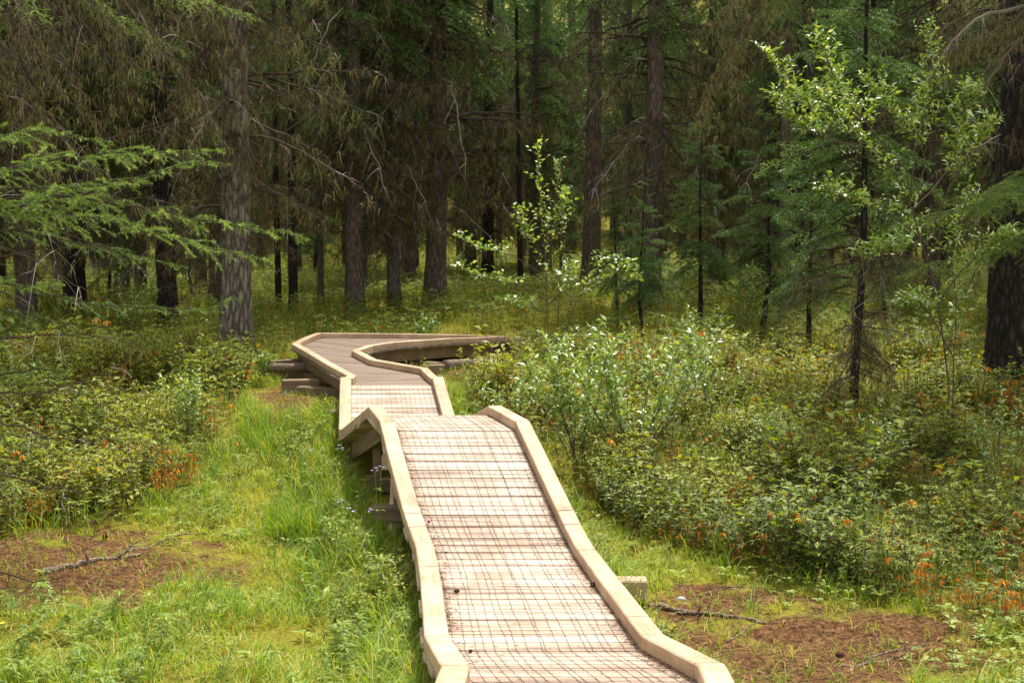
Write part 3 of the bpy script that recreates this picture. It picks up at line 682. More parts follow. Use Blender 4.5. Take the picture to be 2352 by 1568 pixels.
# dead hanging boughs top left
lt2 = at(-60, 900, 13.); dt = thing('spruce_tree', 'spruce at the upper left corner hung with brown dead twigs and beard lichen', 'tree', (lt2[0], 13., g1(lt2[0], 13.)))
ts, ra = trunk_soup(14, .19, r3); o = link('trunk', ts.mesh('trunk', M['bark'], True)); o.parent = dt
def hang(par, P, side, tree_live=False, **k):
    ax = curve_px(P, 14, r3, .03)
    arr = dead_bough(ax, r3, side=side, sp=k.get('sp', .05), rad=k.get('rad', .017), lichen=k.get('lichen', .35), droop=k.get('droop', .7), tw=k.get('tw', .0032), tonemu=k.get('tn', .45), subs=k.get('subs', 6), pale=k.get('pale', .04))
    s = Soup(); s.add(*arr[:2], arr[2], arr[3]); o = s.build('dead_bough', [M['twig'], M['lichen']]); o.parent = par; o.matrix_parent_inverse = bpy_inv(par)
for P in [[(-60, -160, 13), (150, -120, 12.8), (330, 30, 12.7), (480, 250, 12.6)], [(-60, -100, 13), (100, -40, 12.7), (230, 90, 12.6), (330, 240, 12.6)], [(-60, 0, 13), (60, 40, 12.6), (160, 160, 12.4), (230, 300, 12.3)],
          [(-60, 60, 13), (30, 120, 12.5), (80, 220, 12.3), (110, 330, 12.3)], [(-60, -200, 13), (60, -160, 13.3), (220, -30, 13.5), (300, 150, 13.6)], [(-60, -140, 13), (0, -60, 12.4), (60, 60, 12.), (130, 200, 11.8)], [(-60, -250, 13), (200, -220, 13.1), (420, -60, 13.2), (560, 90, 13.2)],
          [(-60, 120, 13), (20, 200, 13.6), (70, 330, 14), (140, 420, 14.)], [(-60, 200, 13), (80, 240, 13.6), (160, 340, 14), (250, 400, 14.)]]:
    hang(dt, P, .33)
for P in [[(-60, -150, 13), (150, -40, 13.3), (330, 80, 13.6), (430, 120, 13.7)], [(-60, -320, 13), (200, -180, 13), (400, -20, 13.), (600, 45, 13.)], [(-60, -120, 13), (0, -60, 12.4), (60, 10, 12.), (110, 50, 11.9)]]:
    ax = curve_px(P, 12, r3, .02); arr = live_bough(ax, r3, side=.22, sp=.07, nsp=.016, nl=.026, nw=.003, per=3, rad=.012, tone=.15, start=.5)
    s = Soup(); s.add(*arr[:2], arr[2], arr[3]); o = s.build('bough', [M['twig'], M['needle_near']]); o.parent = dt; o.matrix_parent_inverse = bpy_inv(dt)
# upper right: lichen-hung bough and pale crooked branches from the thick right spruce, plus green boughs from the edge
rt = [o for o in col.objects if o.get('label', '').startswith('very thick dark')][0]
ax0 = rt.location
rbt = thing('spruce_tree', 'spruce beyond the upper right corner with lichen-hung bough and pale crooked limbs', 'tree', tuple(at(2440, 700, 18.)[:2]) + (g1(at(2440, 700, 18.)[0], 18.),))
ts, ra = trunk_soup(15, .17, r3); o = link('trunk', ts.mesh('trunk', M['bark_dark'], True)); o.parent = rbt
for P, sd, kw in [([(2440, -300, 18), (2050, -260, 17.2), (1790, -60, 16.6), (1690, 90, 16.4), (1600, 270, 16.3)], .14, dict(lichen=1.2, sp=.06)), ([(2440, -350, 18), (2000, -330, 17.2), (1760, -100, 16.7), (1640, 60, 16.6)], .16, dict(lichen=1.1, sp=.07)),
                  ([(2440, 20, 18), (2290, 15, 17.4), (2200, 80, 17.), (2120, 190, 16.8), (2060, 300, 16.7)], .16, dict(rad=.035, tn=.85, lichen=.5, pale=.5, subs=2, sp=.16)), ([(2440, 60, 18), (2330, 90, 17.3), (2270, 200, 17.), (2240, 280, 16.9)], .3, dict(rad=.022, tn=.85, pale=.5, subs=2, sp=.2)),
                  ([(2440, -60, 18), (2320, 60, 17.2), (2230, 90, 17.), (2150, 130, 17.)], .3, dict(rad=.015, tn=.5, lichen=1.2))]:
    hang(rbt, P, sd, **kw)
for P, sd in [([(2440, 380, 18), (2330, 440, 16.5), (2200, 480, 16.), (2040, 530, 15.8)], .28), ([(2440, 480, 18), (2380, 540, 16.6), (2240, 580, 16.2), (2060, 640, 16.)], .26), ([(2440, 330, 18), (2380, 420, 16.4), (2300, 455, 16), (2190, 455, 15.8)], .3)]:
    ax = curve_px(P, 12, r3, .02); arr = live_bough(ax, r3, side=sd, sp=.07, nsp=.018, nl=.028, nw=.0032, per=3, rad=.012, tone=.1, start=.3)
    s = Soup(); s.add(*arr[:2], arr[2], arr[3]); o = s.build('bough', [M['twig'], M['needle_near']]); o.parent = rbt; o.matrix_parent_inverse = bpy_inv(rbt)

# ------------------------------------------------------------------ broadleaf shrubs
LEAF = leaf(1, .40, .06, .18); OVAL = leaf(1, .7, .08, .15)
def shrub(name, label, stems, twl, ntw, ll, lw_tpl, lsp, stem_r, leaf_from=.3, seed=1, tone=0., up=.5, group=None, cat='shrub', mat='willowleaf'):
    r = np.random.default_rng(seed); base = stems[0][0]; t = thing(name, label, cat, tuple(base), group)
    ss = Soup(); LP, LD = [], []
    for si, st_ in enumerate(stems):
        A = np.array(st_); u = np.linspace(0, 1, len(A)); v = np.linspace(0, 1, 16); B = np.stack([np.interp(v, u, A[:, k]) for k in range(3)], 1)
        for _ in range(2): B[1:-1] = (B[:-2] + 2 * B[1:-1] + B[2:]) / 4
        B[1:] += r.normal(0, .006, (15, 3)); B = B - base
        V, Fc = tube(B, np.linspace(stem_r * (1 if si == 0 else .8), stem_r * .25, 16), 6); ss.add(V, Fc)
        Ls = np.linalg.norm(np.diff(B, axis=0), axis=1).sum()
        for q in range(ntw):
            f = leaf_from + (1 - leaf_from) * (q + r.random()) / ntw; k = f * 15; i = min(int(k), 14); P = B[i] * (1 - (k - i)) + B[i + 1] * (k - i); tan = norm(B[i + 1] - B[i])
            a = r.uniform(0, 6.28); d = norm(np.array([math.cos(a), math.sin(a), up]) + tan * .6); ln = twl * r.uniform(.4, 1.1) * (1 - .5 * f)
            m_ = 5; tt = np.linspace(0, 1, m_)[:, None]; Q = P + d * ln * tt + np.array([0, 0, 1]) * ln * .12 * tt ** 2 + r.normal(0, .004, (m_, 3))
            V, Fc = tube(Q, np.linspace(stem_r * .3, .0012, m_), 4, False); ss.add(V, Fc)
            nl_ = max(3, int(ln / lsp)); uu = np.linspace(.15, 1, nl_); LP.append(np.stack([np.interp(uu, tt[:, 0], Q[:, j]) for j in range(3)], 1)); LD.append(np.repeat(d[None], nl_, 0))
        uu = np.linspace(max(.55, leaf_from), 1, int(Ls * .45 / lsp)); LP.append(np.stack([np.interp(uu * 15, np.arange(16), B[:, j]) for j in range(3)], 1)); LD.append(np.repeat(norm(B[-1] - B[-3])[None], len(uu), 0))
    LP, LD = np.vstack(LP), np.vstack(LD); k = len(LP)
    lat = norm(r.normal(size=(k, 3)) * [1, 1, .35]); d = norm(LD * .55 + lat * .8 + [0, 0, .12]); nrm = norm(np.array([0, 0, 1.]) + r.normal(0, .45, (k, 3)))
    fs = Soup(); V, Fc, tn, mm = inst(lw_tpl, basis(d, nrm), LP, np.clip(r.normal(.45 + tone, .22, k), 0, 1), ll * r.uniform(.6, 1.15, k)); fs.add(V, Fc, tn, mm)
    for nm, so, mt in (('stems', ss, M['stem']), ('foliage', fs, M[mat])):
        o = link(nm, so.mesh(nm, mt)); o.parent = t
    return t
def W(*P): return [at(*p) for p in P]
Yw = 15.4; gb = at(2180, 1010, Yw); gb[2] = g1(gb[0], Yw)
b2 = gb + [.06, .1, 0]
shrub('willow_tree', 'tall slender willow with shiny pale leaves spreading before the thick right spruce', [
    [gb] + W((2178, 800, Yw), (2125, 560, Yw), (2060, 400, Yw - .1), (1960, 290, Yw - .2), (1860, 190, Yw - .2)),
    W((2090, 470, Yw), (2100, 330, Yw), (2150, 200, Yw + .1), (2120, 60, Yw + .2)), W((2125, 560, Yw), (2180, 430, Yw - .1), (2240, 330, Yw - .2), (2270, 280, Yw - .2)),
    W((2060, 400, Yw - .1), (1990, 330, Yw + .3), (1850, 240, Yw + .3), (1760, 120, Yw + .4)), W((2125, 560, Yw), (2060, 500, Yw - .3), (1960, 460, Yw - .5), (1880, 440, Yw - .5)),
    W((2100, 480, Yw), (2130, 360, Yw + .3), (2060, 260, Yw + .4), (1990, 180, Yw + .4)), W((2100, 480, Yw), (2190, 380, Yw + .4), (2210, 250, Yw + .5), (2240, 200, Yw + .5)),
    W((2000, 340, Yw), (1900, 320, Yw), (1830, 280, Yw), (1770, 215, Yw)), W((2150, 700, Yw), (2210, 620, Yw - .3), (2280, 560, Yw - .4), (2330, 540, Yw - .4)), W((2140, 640, Yw), (2080, 600, Yw - .3), (2030, 560, Yw - .4), (1990, 590, Yw - .4)),
    [b2] + W((2190, 820, Yw), (2200, 700, Yw + .2), (2180, 560, Yw + .3), (2230, 440, Yw + .3)), W((2190, 820, Yw), (2150, 740, Yw - .3), (2110, 690, Yw - .4), (2080, 700, Yw - .4)), W((2060, 400, Yw), (2010, 300, Yw - .4), (1930, 220, Yw - .4), (1880, 80, Yw - .3))],
    .40, 52, .088, LEAF, .027, .013, .38, 51, .12, .35, cat='tree')
def stems_fan(px, py, Y, spread, hts, n, seed, top=None):
    r = np.random.default_rng(seed); b_ = at(px, py, Y); b_[2] = g1(b_[0], b_[1]); out = []
    for i in range(n):
        a = r.uniform(0, 6.28); h = hts * r.uniform(.65, 1.); sx = spread * r.uniform(.2, 1)
        e = b_ + [math.cos(a) * sx, math.sin(a) * sx * .7, h]; m_ = b_ * .5 + e * .5 + [math.cos(a) * sx * .15, 0, .05]
        out.append([b_ + r.normal(0, .03, 3) * [1, 1, 0], m_, e])
    return out
shrub('willow_shrub', 'rounded pale-leaved willow shrub in the middle, right of the hump', stems_fan(1450, 1050, 14.8, 1.25, 1.7, 13, 1), .36, 15, .10, LEAF, .035, .009, .25, 52, .1)
shrub('willow_shrub', 'slimmer willow shrub left of the rounded one, near the boardwalk', stems_fan(1330, 1050, 14.9, .7, 1.5, 10, 2), .3, 16, .11, LEAF, .032, .008, .25, 53, .1)
Yp = 20.5; pb = at(1256, 820, Yp); pb[2] = g1(pb[0], Yp)
shrub('poplar_sapling', 'poplar sapling with big drooping pale leaves and a narrow leafy top beyond the far bend', [
    [pb] + W((1258, 680, Yp), (1250, 540, Yp), (1238, 420, Yp), (1235, 330, Yp)), W((1256, 640, Yp), (1180, 585, Yp), (1100, 570, Yp), (1050, 540, Yp)), W((1258, 690, Yp), (1180, 650, Yp), (1110, 640, Yp), (1050, 610, Yp)),
    [pb + [.15, 0, 0]] + W((1320, 690, Yp), (1355, 640, Yp), (1380, 580, Yp), (1460, 610, Yp)), W((1330, 680, Yp), (1400, 640, Yp), (1430, 610, Yp), (1470, 640, Yp)), W((1256, 600, Yp), (1215, 540, Yp), (1190, 480, Yp + .2)), W((1252, 560, Yp), (1290, 500, Yp), (1300, 440, Yp + .2)), W((1258, 700, Yp), (1300, 660, Yp - .2), (1310, 610, Yp - .3)), W((1256, 720, Yp), (1200, 700, Yp - .2), (1150, 690, Yp - .3))],
    .34, 30, .095, OVAL, .05, .012, .3, 54, .15, .15)
Yp += .8
shrub('alder_sapling', 'slim upright sapling with small leaves close behind the poplar sapling', [[at(1275, 830, Yp) * [1, 1, 0] + [0, 0, g1(at(1275, 830, Yp)[0], Yp)]] + W((1285, 640, Yp), (1290, 520, Yp), (1285, 400, Yp), (1275, 370, Yp))], .3, 30, .075, LEAF, .035, .01, .25, 55, .1)
misc = [(1100, 1150, 13.3, .6, .9, 6, 'leafy bright green shrub hugging the right side of the hump'), (1185, 960, 16.5, .6, .8, 6, 'bright low shrub right of the second ramp'), (1640, 1000, 16.4, .5, 1.1, 5, 'small willow shrub between the rounded one and the mossy young spruce'),
        (2010, 1100, 14.6, .5, .7, 5, 'small shrub at the foot of the mossy young spruce'), (2290, 1100, 14.2, .5, 1.15, 6, 'leafy shrub at the right edge below the willow'), (430, 1010, 15.6, .4, 1.05, 6, 'pale-leaved shrub on the left above the tall grass'), (975, 770, 24.5, .4, .7, 6, 'small shrub behind the far leg of the boardwalk'),
        (600, 880, 19.5, .35, .5, 5, 'low leafy shrub left of the timber ends at the far bend'), (1700, 760, 23.5, .5, 1.5, 5, 'thin upright shrub in front of the slim dark trunk'), (1580, 850, 20., .6, 1.1, 6, 'leafy shrub below the small layered spruce'), (300, 800, 24., .6, 1.3, 6, 'yellowish shrub in shade left of the dark trunks'),
        (70, 960, 17., .5, .9, 5, 'broad-leaved shrub at the left edge under the lowest bough'), (1760, 1120, 14.2, .4, .8, 4, 'little shrub amid orange leaves at centre right')]
for i, (px, py, Y, sp_, h, n, lab) in enumerate(misc):
    shrub('leafy_shrub', lab, stems_fan(px, py, Y, sp_, h, n + 3, 20 + i), .22, 12, .072, LEAF, .03, .006, .2, 60 + i, .0 if Y > 18 else .1)

# ------------------------------------------------------------------ ground vegetation (uncountable)
r4 = np.random.default_rng(71)
def scatter(n, xr, yr, keep, dmin=.78):
    x = r4.uniform(*xr, n); y = r4.uniform(*yr, n); z = ground(x, y); d, _ = deck_near(x, y)
    lit, sh, px, py = zones(x, y, z); m_ = (d > dmin) & keep(x, y, lit, sh, px, py) & (np.abs(px - CX) < 1176 + 250)
    return x[m_], y[m_], z[m_], lit[m_], px[m_], py[m_]
def stem_tpl(seed, h, nwh, leafL, nstem=1, orange=.055):
    r = np.random.default_rng(seed); s = Soup()
    for q in range(nstem):
        off = r.normal(0, .05, 3) * [1, 1, 0] if nstem > 1 else np.zeros(3); hh = h * r.uniform(.7, 1.1); lean = r.normal(0, .2, 3) * [1, 1, 0]
        P = off + np.linspace(0, 1, 4)[:, None] * (np.array([0, 0, hh]) + lean * hh); V, Fc = tube(P, .0022, 3, False); s.add(V, Fc, .9, 1)
        for wv in range(nwh):
            f = 1 - wv * .17 - (0 if wv == 0 else r.uniform(0, .06)); nl_ = 9 if wv == 0 else 6; b_ = off + (P[-1] - off) * f
            a = np.arange(nl_) / nl_ * 6.28 + r.random() * 6; el = r.uniform(-.15, .65, nl_) - (.5 if wv > 0 else 0) * r.random(nl_)
            d = np.stack([np.cos(a) * np.cos(el), np.sin(a) * np.cos(el), np.sin(el)], 1)
            tone = r.uniform(0, .75, nl_)
            if r.random() < orange * (2.4 if wv > 0 else 1.): tone[:] = r.uniform(.86, 1., nl_); d[:, 2] -= .9; d = norm(d)
            V, Fc, tn, mm = inst(leaf(1, .27, .05, .25), basis(d, [0, 0, 1.]), np.repeat(b_[None], nl_, 0) + r.normal(0, .006, (nl_, 3)), tone, leafL * r.uniform(.7, 1.15, nl_)); s.add(V, Fc, tn, 0)
    return s.arrays()
TEAO = [stem_tpl(200 + i, r4.uniform(.26, .5), 5, r4.uniform(.05, .075), orange=.2) for i in range(14)]
TEA = [stem_tpl(i, r4.uniform(.26, .55), 5, r4.uniform(.05, .075), orange=.012) for i in range(18)]
def plant(so, tpls, x, y, z, smin=.8, smax=1.25, tj=.12, lowf=False):
    ty = (vnoise(x, y, 1.1) - .5) * .5 if lowf else np.zeros(len(x)); sy = .4 + vnoise(x + 17, y, .8) * 1.15 if lowf else np.ones(len(x))
    ch = r4.integers(0, len(tpls), len(x))
    for c, tp in enumerate(tpls):
        m_ = ch == c; k = m_.sum()
        if not k: continue
        B = rotz(r4.uniform(0, 6.28, k)); tl = r4.normal(0, .12, (k, 2)); B[:, 0, 2] += tl[:, 0]; B[:, 1, 2] += tl[:, 1]
        V, Fc, t_, mm = inst(tp, B, np.stack([x[m_], y[m_], z[m_]], 1), None, r4.uniform(smin, smax, k) * sy[m_])
        n = len(tp[0]); j = np.repeat(r4.uniform(-tj, tj, k) + ty[m_], n); t2 = np.where(t_ < .8, np.clip(t_ + j, 0, .8), t_)
        so.add(V, Fc, t2, mm)
so = Soup()
isO = lambda x, y: vnoise(x + 40, y + 3, .55) > np.where(x > 1.2, .40, .53)
dn = lambda x, y: vnoise(x, y, .5) * .6 + vnoise(x, y, 1.6) * .4 > .41
x, y, z, *_ = scatter(32000, (-10, 10), (9, 21.5), lambda x, y, lit, sh, px, py: sh & (lit < .4) & dn(x, y) & ~isO(x, y), .85); plant(so, TEA, x, y, z, .55, 1.15, lowf=True)
x, y, z, *_ = scatter(32000, (-10, 10), (9, 21.5), lambda x, y, lit, sh, px, py: sh & (lit < .4) & dn(x, y) & isO(x, y), .85); plant(so, TEAO, x, y, z, .6, 1.1, lowf=True)
x, y, z, *_ = scatter(4000, (-10, 10), (8, 21.5), lambda x, y, lit, sh, px, py: ~sh & (lit < .4) & (vnoise(x, y, .6) > .68), .95); plant(so, TEA, x, y, z, .4, .7)
TEAF = [stem_tpl(40 + i, .42, 3, .09, orange=.022) for i in range(12)]
x, y, z, *_ = scatter(34000, (-22, 22), (21.5, 46), lambda x, y, lit, sh, px, py: sh & (vnoise(x, y, .7) > .25), .9); plant(so, TEAF, x, y, z, .7, 1.1)
x, y, z, *_ = scatter(20000, (-38, 38), (46, 105), lambda x, y, lit, sh, px, py: lit > -1); plant(so, TEAF, x, y, z, 1., 1.7)
x, y, z, *_ = scatter(5200, (-10, 10), (9, 24), lambda x, y, lit, sh, px, py: sh & (lit < .4), .85); k = len(x)
V, Fc, _ = ribbons(np.stack([x, y, z], 1), np.stack([r4.normal(0, .22, k), r4.normal(0, .22, k), np.ones(k)], 1), r4.uniform(.3, .85, k), np.full(k, .0035), r4.uniform(-.1, .25, k), 4, r4); so.add(V, Fc, .5, 1)
def sprig(seed, h, L_):
    r = np.random.default_rng(seed); s = Soup()
    for q in range(4):
        e = np.array([r.normal(0, .12), r.normal(0, .12), h * r.uniform(.6, 1.1)]); P = np.linspace(0, 1, 5)[:, None] * e + r.normal(0, .008, (5, 3)); P[0] = 0; V, Fc = tube(P, .002, 3, False); s.add(V, Fc, .9, 1)
        k = 11; u = r.uniform(.35, 1, k); B = P[0] + e * u[:, None]; a = r.uniform(0, 6.28, k); d = np.stack([np.cos(a), np.sin(a), r.uniform(-.2, .8, k)], 1)
        V, Fc, tn, mm = inst(leaf(1, .45, .05, .15), basis(d, norm(np.array([0, 0, 1.]) + r.normal(0, .3, (k, 3)))), B, r.uniform(.35, .79, k), L_ * r.uniform(.6, 1.2, k)); s.add(V, Fc, tn, 0)
    return s.arrays()
SPR = [sprig(300 + i, r4.uniform(.25, .6), r4.uniform(.045, .075)) for i in range(14)]
x, y, z, *_ = scatter(16000, (-10, 10), (9, 21.5), lambda x, y, lit, sh, px, py: sh & (lit < .4) & (vnoise(x + 70, y, .8) > .55), .8); plant(so, SPR, x, y, z, .6, 1.4, lowf=True)
x, y, z, *_ = scatter(3500, (-3, 3), (9, 20), lambda x, y, lit, sh, px, py: ~sh & (lit < .3) & (deck_near(x, y)[0] < 1.3) & (vnoise(x + 70, y, .5) > .5), .75); plant(so, SPR, x, y, z, .4, .9)
tag(so.build('low_shrubs', [M['shrubleaf'], M['stem']]), 'knee-high green undershrubs with orange leaves on both sides', 'undergrowth', kind='stuff')

def blades(so, x, y, z, h, w, bend, tone):
    k = len(x); a = r4.uniform(0, 6.28, k); d = np.stack([np.cos(a), np.sin(a), np.zeros(k)], 1); sdir = np.stack([-np.sin(a + .4), np.cos(a + .4), np.zeros(k)], 1)
    t = np.array([0, .35, .7, 1.]); B = np.stack([x, y, z], 1)
    C = B[:, None] + d[:, None] * (h * bend)[:, None, None] * (t ** 2)[None, :, None] + np.array([0, 0, 1.]) * (h[:, None] * (t * 1.0 - .45 * bend[:, None] * t ** 2.5))[..., None]
    Wd = (w[:, None] * np.array([.7, 1, .7, 0]))[..., None] * sdir[:, None]
    V = np.concatenate([np.stack([C[:, :3] - Wd[:, :3], C[:, :3] + Wd[:, :3]], 2).reshape(k, 6, 3), C[:, 3:4]], 1)
    Fq = np.array([[0, 1, 3], [0, 3, 2], [2, 3, 5], [2, 5, 4], [4, 5, 6]])
    so.add(V.reshape(-1, 3), (Fq[None] + (np.arange(k) * 7)[:, None, None]).reshape(-1, 3), np.repeat(tone, 7))
def clumps(so, n, per, xr, yr, keep, h, w, dmin=.7, tone=(.5, .2), bend=(.3, 1.), spread=.05):
    x, y, z, *_ = scatter(n, xr, yr, keep, dmin); k = len(x)
    hs = np.repeat(r4.uniform(.6, 1.2, k), per); tc = np.repeat(r4.normal(tone[0], tone[1], k), per)
    x = np.repeat(x, per) + r4.normal(0, spread, k * per); y = np.repeat(y, per) + r4.normal(0, spread, k * per); z = np.repeat(z, per) - .01
    hh = h * hs * r4.uniform(.5, 1.15, k * per)
    blades(so, x, y, z, hh, w * r4.uniform(.7, 1.2, k * per), r4.uniform(*bend, k * per), np.where(r4.random(k * per) < .07, 1., np.clip(tc + r4.normal(0, .12, k * per), 0, .93)))
so = Soup()
# short lawn-like grass in the clearing
clumps(so, 40000, 7, (-8, 8), (7.5, 21.5), lambda x, y, lit, sh, px, py: (lit < .25) & ~sh & (vnoise(x, y, .4) > .2), .17, .0034, .66, (.62, .22), (.4, 1.3), .06)
# scattered grass in litter
clumps(so, 9000, 6, (-8, 8), (7.5, 21.5), lambda x, y, lit, sh, px, py: (lit >= .25), .13, .003, .7, (.6, .25))
# tall grass left of the hump and along both sides
tall = lambda x, y, lit, sh, px, py: (px < 930) & (px > 480) & (py > 960) & (py < 1330) & (vnoise(x, y, .5) > .35) & ((px - 480) / 450 > vnoise(x, y, .8) * .6)
clumps(so, 5200, 9, (-6, 1), (10, 17), tall, .46, .0036, .66, (.35, .18), (.2, .8), .045)
clumps(so, 5200, 10, (-6, 6), (7.6, 18), lambda x, y, lit, sh, px, py: (lit < .3) & ~sh & (vnoise(x, y, .7) > .56), .34, .0036, .68, (.35, .2), (.3, 1.1), .04)
near_d = lambda x, y, lit, sh, px, py: (lit < .3) & (deck_near(x, y)[0] < 1.05)
clumps(so, 15000, 8, (-3, 3), (7, 20), near_d, .42, .0036, .7, (.55, .22), (.3, 1.2), .05)
clumps(so, 9000, 6, (-10, 10), (10, 21.5), lambda x, y, lit, sh, px, py: sh & (vnoise(x, y, .8) > .5), .42, .0034, .8, (.5, .25), (.3, 1.1), .05)
clumps(so, 12000, 6, (-18, 18), (19, 34), lambda x, y, lit, sh, px, py: (vnoise(x, y, 1.) > .3) & (lit < .3) & ~((px > 960) & (px < 1190) & (py > 783) & (py < 890)), .35, .005, .85, (.55, .2), (.3, 1.), .08)
clumps(so, 9000, 6, (-25, 25), (33, 60), lambda x, y, lit, sh, px, py: lit > -1, .4, .009, .85, (.6, .2), (.3, 1.), .12)
tag(so.build('grass', M['grass']), 'fresh green and yellowish grass in the clearing and beside the boardwalk', 'grass', kind='stuff')

def rosette(seed, n, L, h, tpl=OVAL, el=(.1, .5)):
    r = np.random.default_rng(seed); s = Soup(); a = np.arange(n) / n * 6.28 + r.normal(0, .2, n); e = r.uniform(*el, n)
    d = np.stack([np.cos(a) * np.cos(e), np.sin(a) * np.cos(e), np.sin(e)], 1); V, Fc, tn, mm = inst(tpl, basis(d, [0, 0, 1.]), np.repeat([[0, 0, h]], n, 0) + d * L * .1, r.uniform(.2, .8, n), L * r.uniform(.7, 1.1, n)); s.add(V, Fc, tn, 0)
    if h > .02: V, Fc = tube([[0, 0, 0], [0, 0, h]], .002, 3, False); s.add(V, Fc, .3, 0)
    return s.arrays()
so = Soup()
HB = [rosette(i, int(r4.integers(3, 6)), r4.uniform(.03, .055), r4.uniform(.03, .12)) for i in range(9)]
x, y, z, *_ = scatter(11000, (-8, 8), (7.5, 20), lambda x, y, lit, sh, px, py: (lit < .45) & ~sh & (vnoise(x + 30, y, .5) > .5)); plant(so, HB, x, y, z, .6, 1.4)
x, y, z, *_ = scatter(5000, (-8, 8), (7.5, 14), lambda x, y, lit, sh, px, py: (px > 1650) & (py > 1230) & (vnoise(x + 9, y, .5) > .45) & ((px > 2080) | (py < 1400))); plant(so, HB, x, y, z, .9, 1.7)
x, y, z, *_ = scatter(1500, (-8, 8), (9, 20), lambda x, y, lit, sh, px, py: sh); plant(so, HB, x, y, z + .25, .8, 1.5)
WD = [stem_tpl(400 + i, r4.uniform(.2, .5), 4, r4.uniform(.08, .13), orange=0) for i in range(10)]
x, y, z, *_ = scatter(1100, (-4, 4), (7.5, 17), lambda x, y, lit, sh, px, py: ~sh & (lit < .3) & ((deck_near(x, y)[0] < 1.5) | (vnoise(x + 3, y, .6) > .68)) & (px < 1250)); plant(so, [(a, b, c, d * 0) for a, b, c, d in WD], x, y, z, .5, 1.1)
tag(so.build('ground_herbs', M['herb']), 'small broad-leaved herbs spread through the grass and litter', 'ground plants', kind='stuff')
# moss cushions and fallen needles
so = Soup(); x, y, z, *_ = scatter(46000, (-8, 8), (7.5, 18), lambda x, y, lit, sh, px, py: (lit > .3) | (vnoise(x, y, .3) > .75), .72); k = len(x)
a = r4.uniform(0, 6.28, k); V, Fc, _ = ribbons(np.stack([x, y, z + r4.uniform(.003, .02, k)], 1), np.stack([np.cos(a), np.sin(a), r4.normal(.05, .15, k)], 1), r4.uniform(.02, .07, k) * np.where(r4.random(k) < .04, 3.5, 1), np.full(k, .0026), np.full(k, .1), 1, r4); so.add(V, Fc, np.repeat(r4.random(k), 4))
x, y, z, *_ = scatter(2600, (-8, 8), (7.5, 18), lambda x, y, lit, sh, px, py: lit > .35, .72); k = len(x); dd = r4.normal(0, 1, (k, 3)) * [1, 1, .25]
V, Fc, tn, mm = inst(leaf(1, .5, .12, .2), basis(dd, norm(np.array([0, 0, 1.]) + r4.normal(0, .4, (k, 3)))), np.stack([x, y, z + .012], 1), r4.uniform(0, 1, k), r4.uniform(.02, .05, k)); so.add(V, Fc, tn)
x, y, z, *_ = scatter(420, (-8, 8), (7.5, 18), lambda x, y, lit, sh, px, py: lit > .25, .72); k = len(x); a = r4.uniform(0, 6.28, k)
for i in range(k):
    ln = r4.uniform(.06, .28); V, Fc = tube(np.array([x[i], y[i], z[i] + .01]) + np.linspace(0, 1, 5)[:, None] * ln * np.array([math.cos(a[i]), math.sin(a[i]), .04]) + r4.normal(0, ln * .03, (5, 3)), np.linspace(.004, .0015, 5), 4, False); so.add(V, Fc, r4.random())
tag(so.build('needle_litter', M['litterneedle']), 'reddish brown fallen needles on the bare ground', 'litter', kind='stuff')
# needles blown against the rails on the deck
so = Soup()
for i in range(2, 9):
    for sd, E, O, dens in ((-1, Lp, Rp, 520), (1, Rp, Lp, 420)):
        k = int(dens * np.linalg.norm(E[i + 1] - E[i])); f = r4.random(k)[:, None]; ins = np.abs(r4.exponential(.035, k))[:, None] + .004
        P = E[i] * (1 - f) + E[i + 1] * f + norm(O[i] - E[i]) * ins + [0, 0, .006]; keep = vnoise(P[:, 1] * 4, P[:, 0], .8) > .35
        P = P[keep]; k = len(P); P[:, 2] += r4.uniform(0, .012, k); a = r4.uniform(0, 6.28, k)
        V, Fc, _ = ribbons(P, np.stack([np.cos(a), np.sin(a), r4.normal(0, .15, k)], 1), r4.uniform(.015, .045, k), np.full(k, .0016), np.zeros(k), 1, r4); so.add(V, Fc, np.repeat(r4.random(k) * .7, 4))
k = 900; i = r4.integers(2, 9, k); f = r4.random(k)[:, None]; u = r4.random(k)[:, None]; P = (Lp[i] * (1 - f) + Lp[i + 1] * f) * (1 - u) + (Rp[i] * (1 - f) + Rp[i + 1] * f) * u + [0, 0, .008]; a = r4.uniform(0, 6.28, k)
V, Fc, _ = ribbons(P, np.stack([np.cos(a), np.sin(a), r4.normal(0, .1, k)], 1), r4.uniform(.012, .04, k), np.full(k, .0016), np.zeros(k), 1, r4); so.add(V, Fc, np.repeat(r4.random(k) * .6, 4))
tag(so.build('needle_drift', M['litterneedle']), 'brown needles drifted along the rails on the deck', 'litter', kind='stuff')

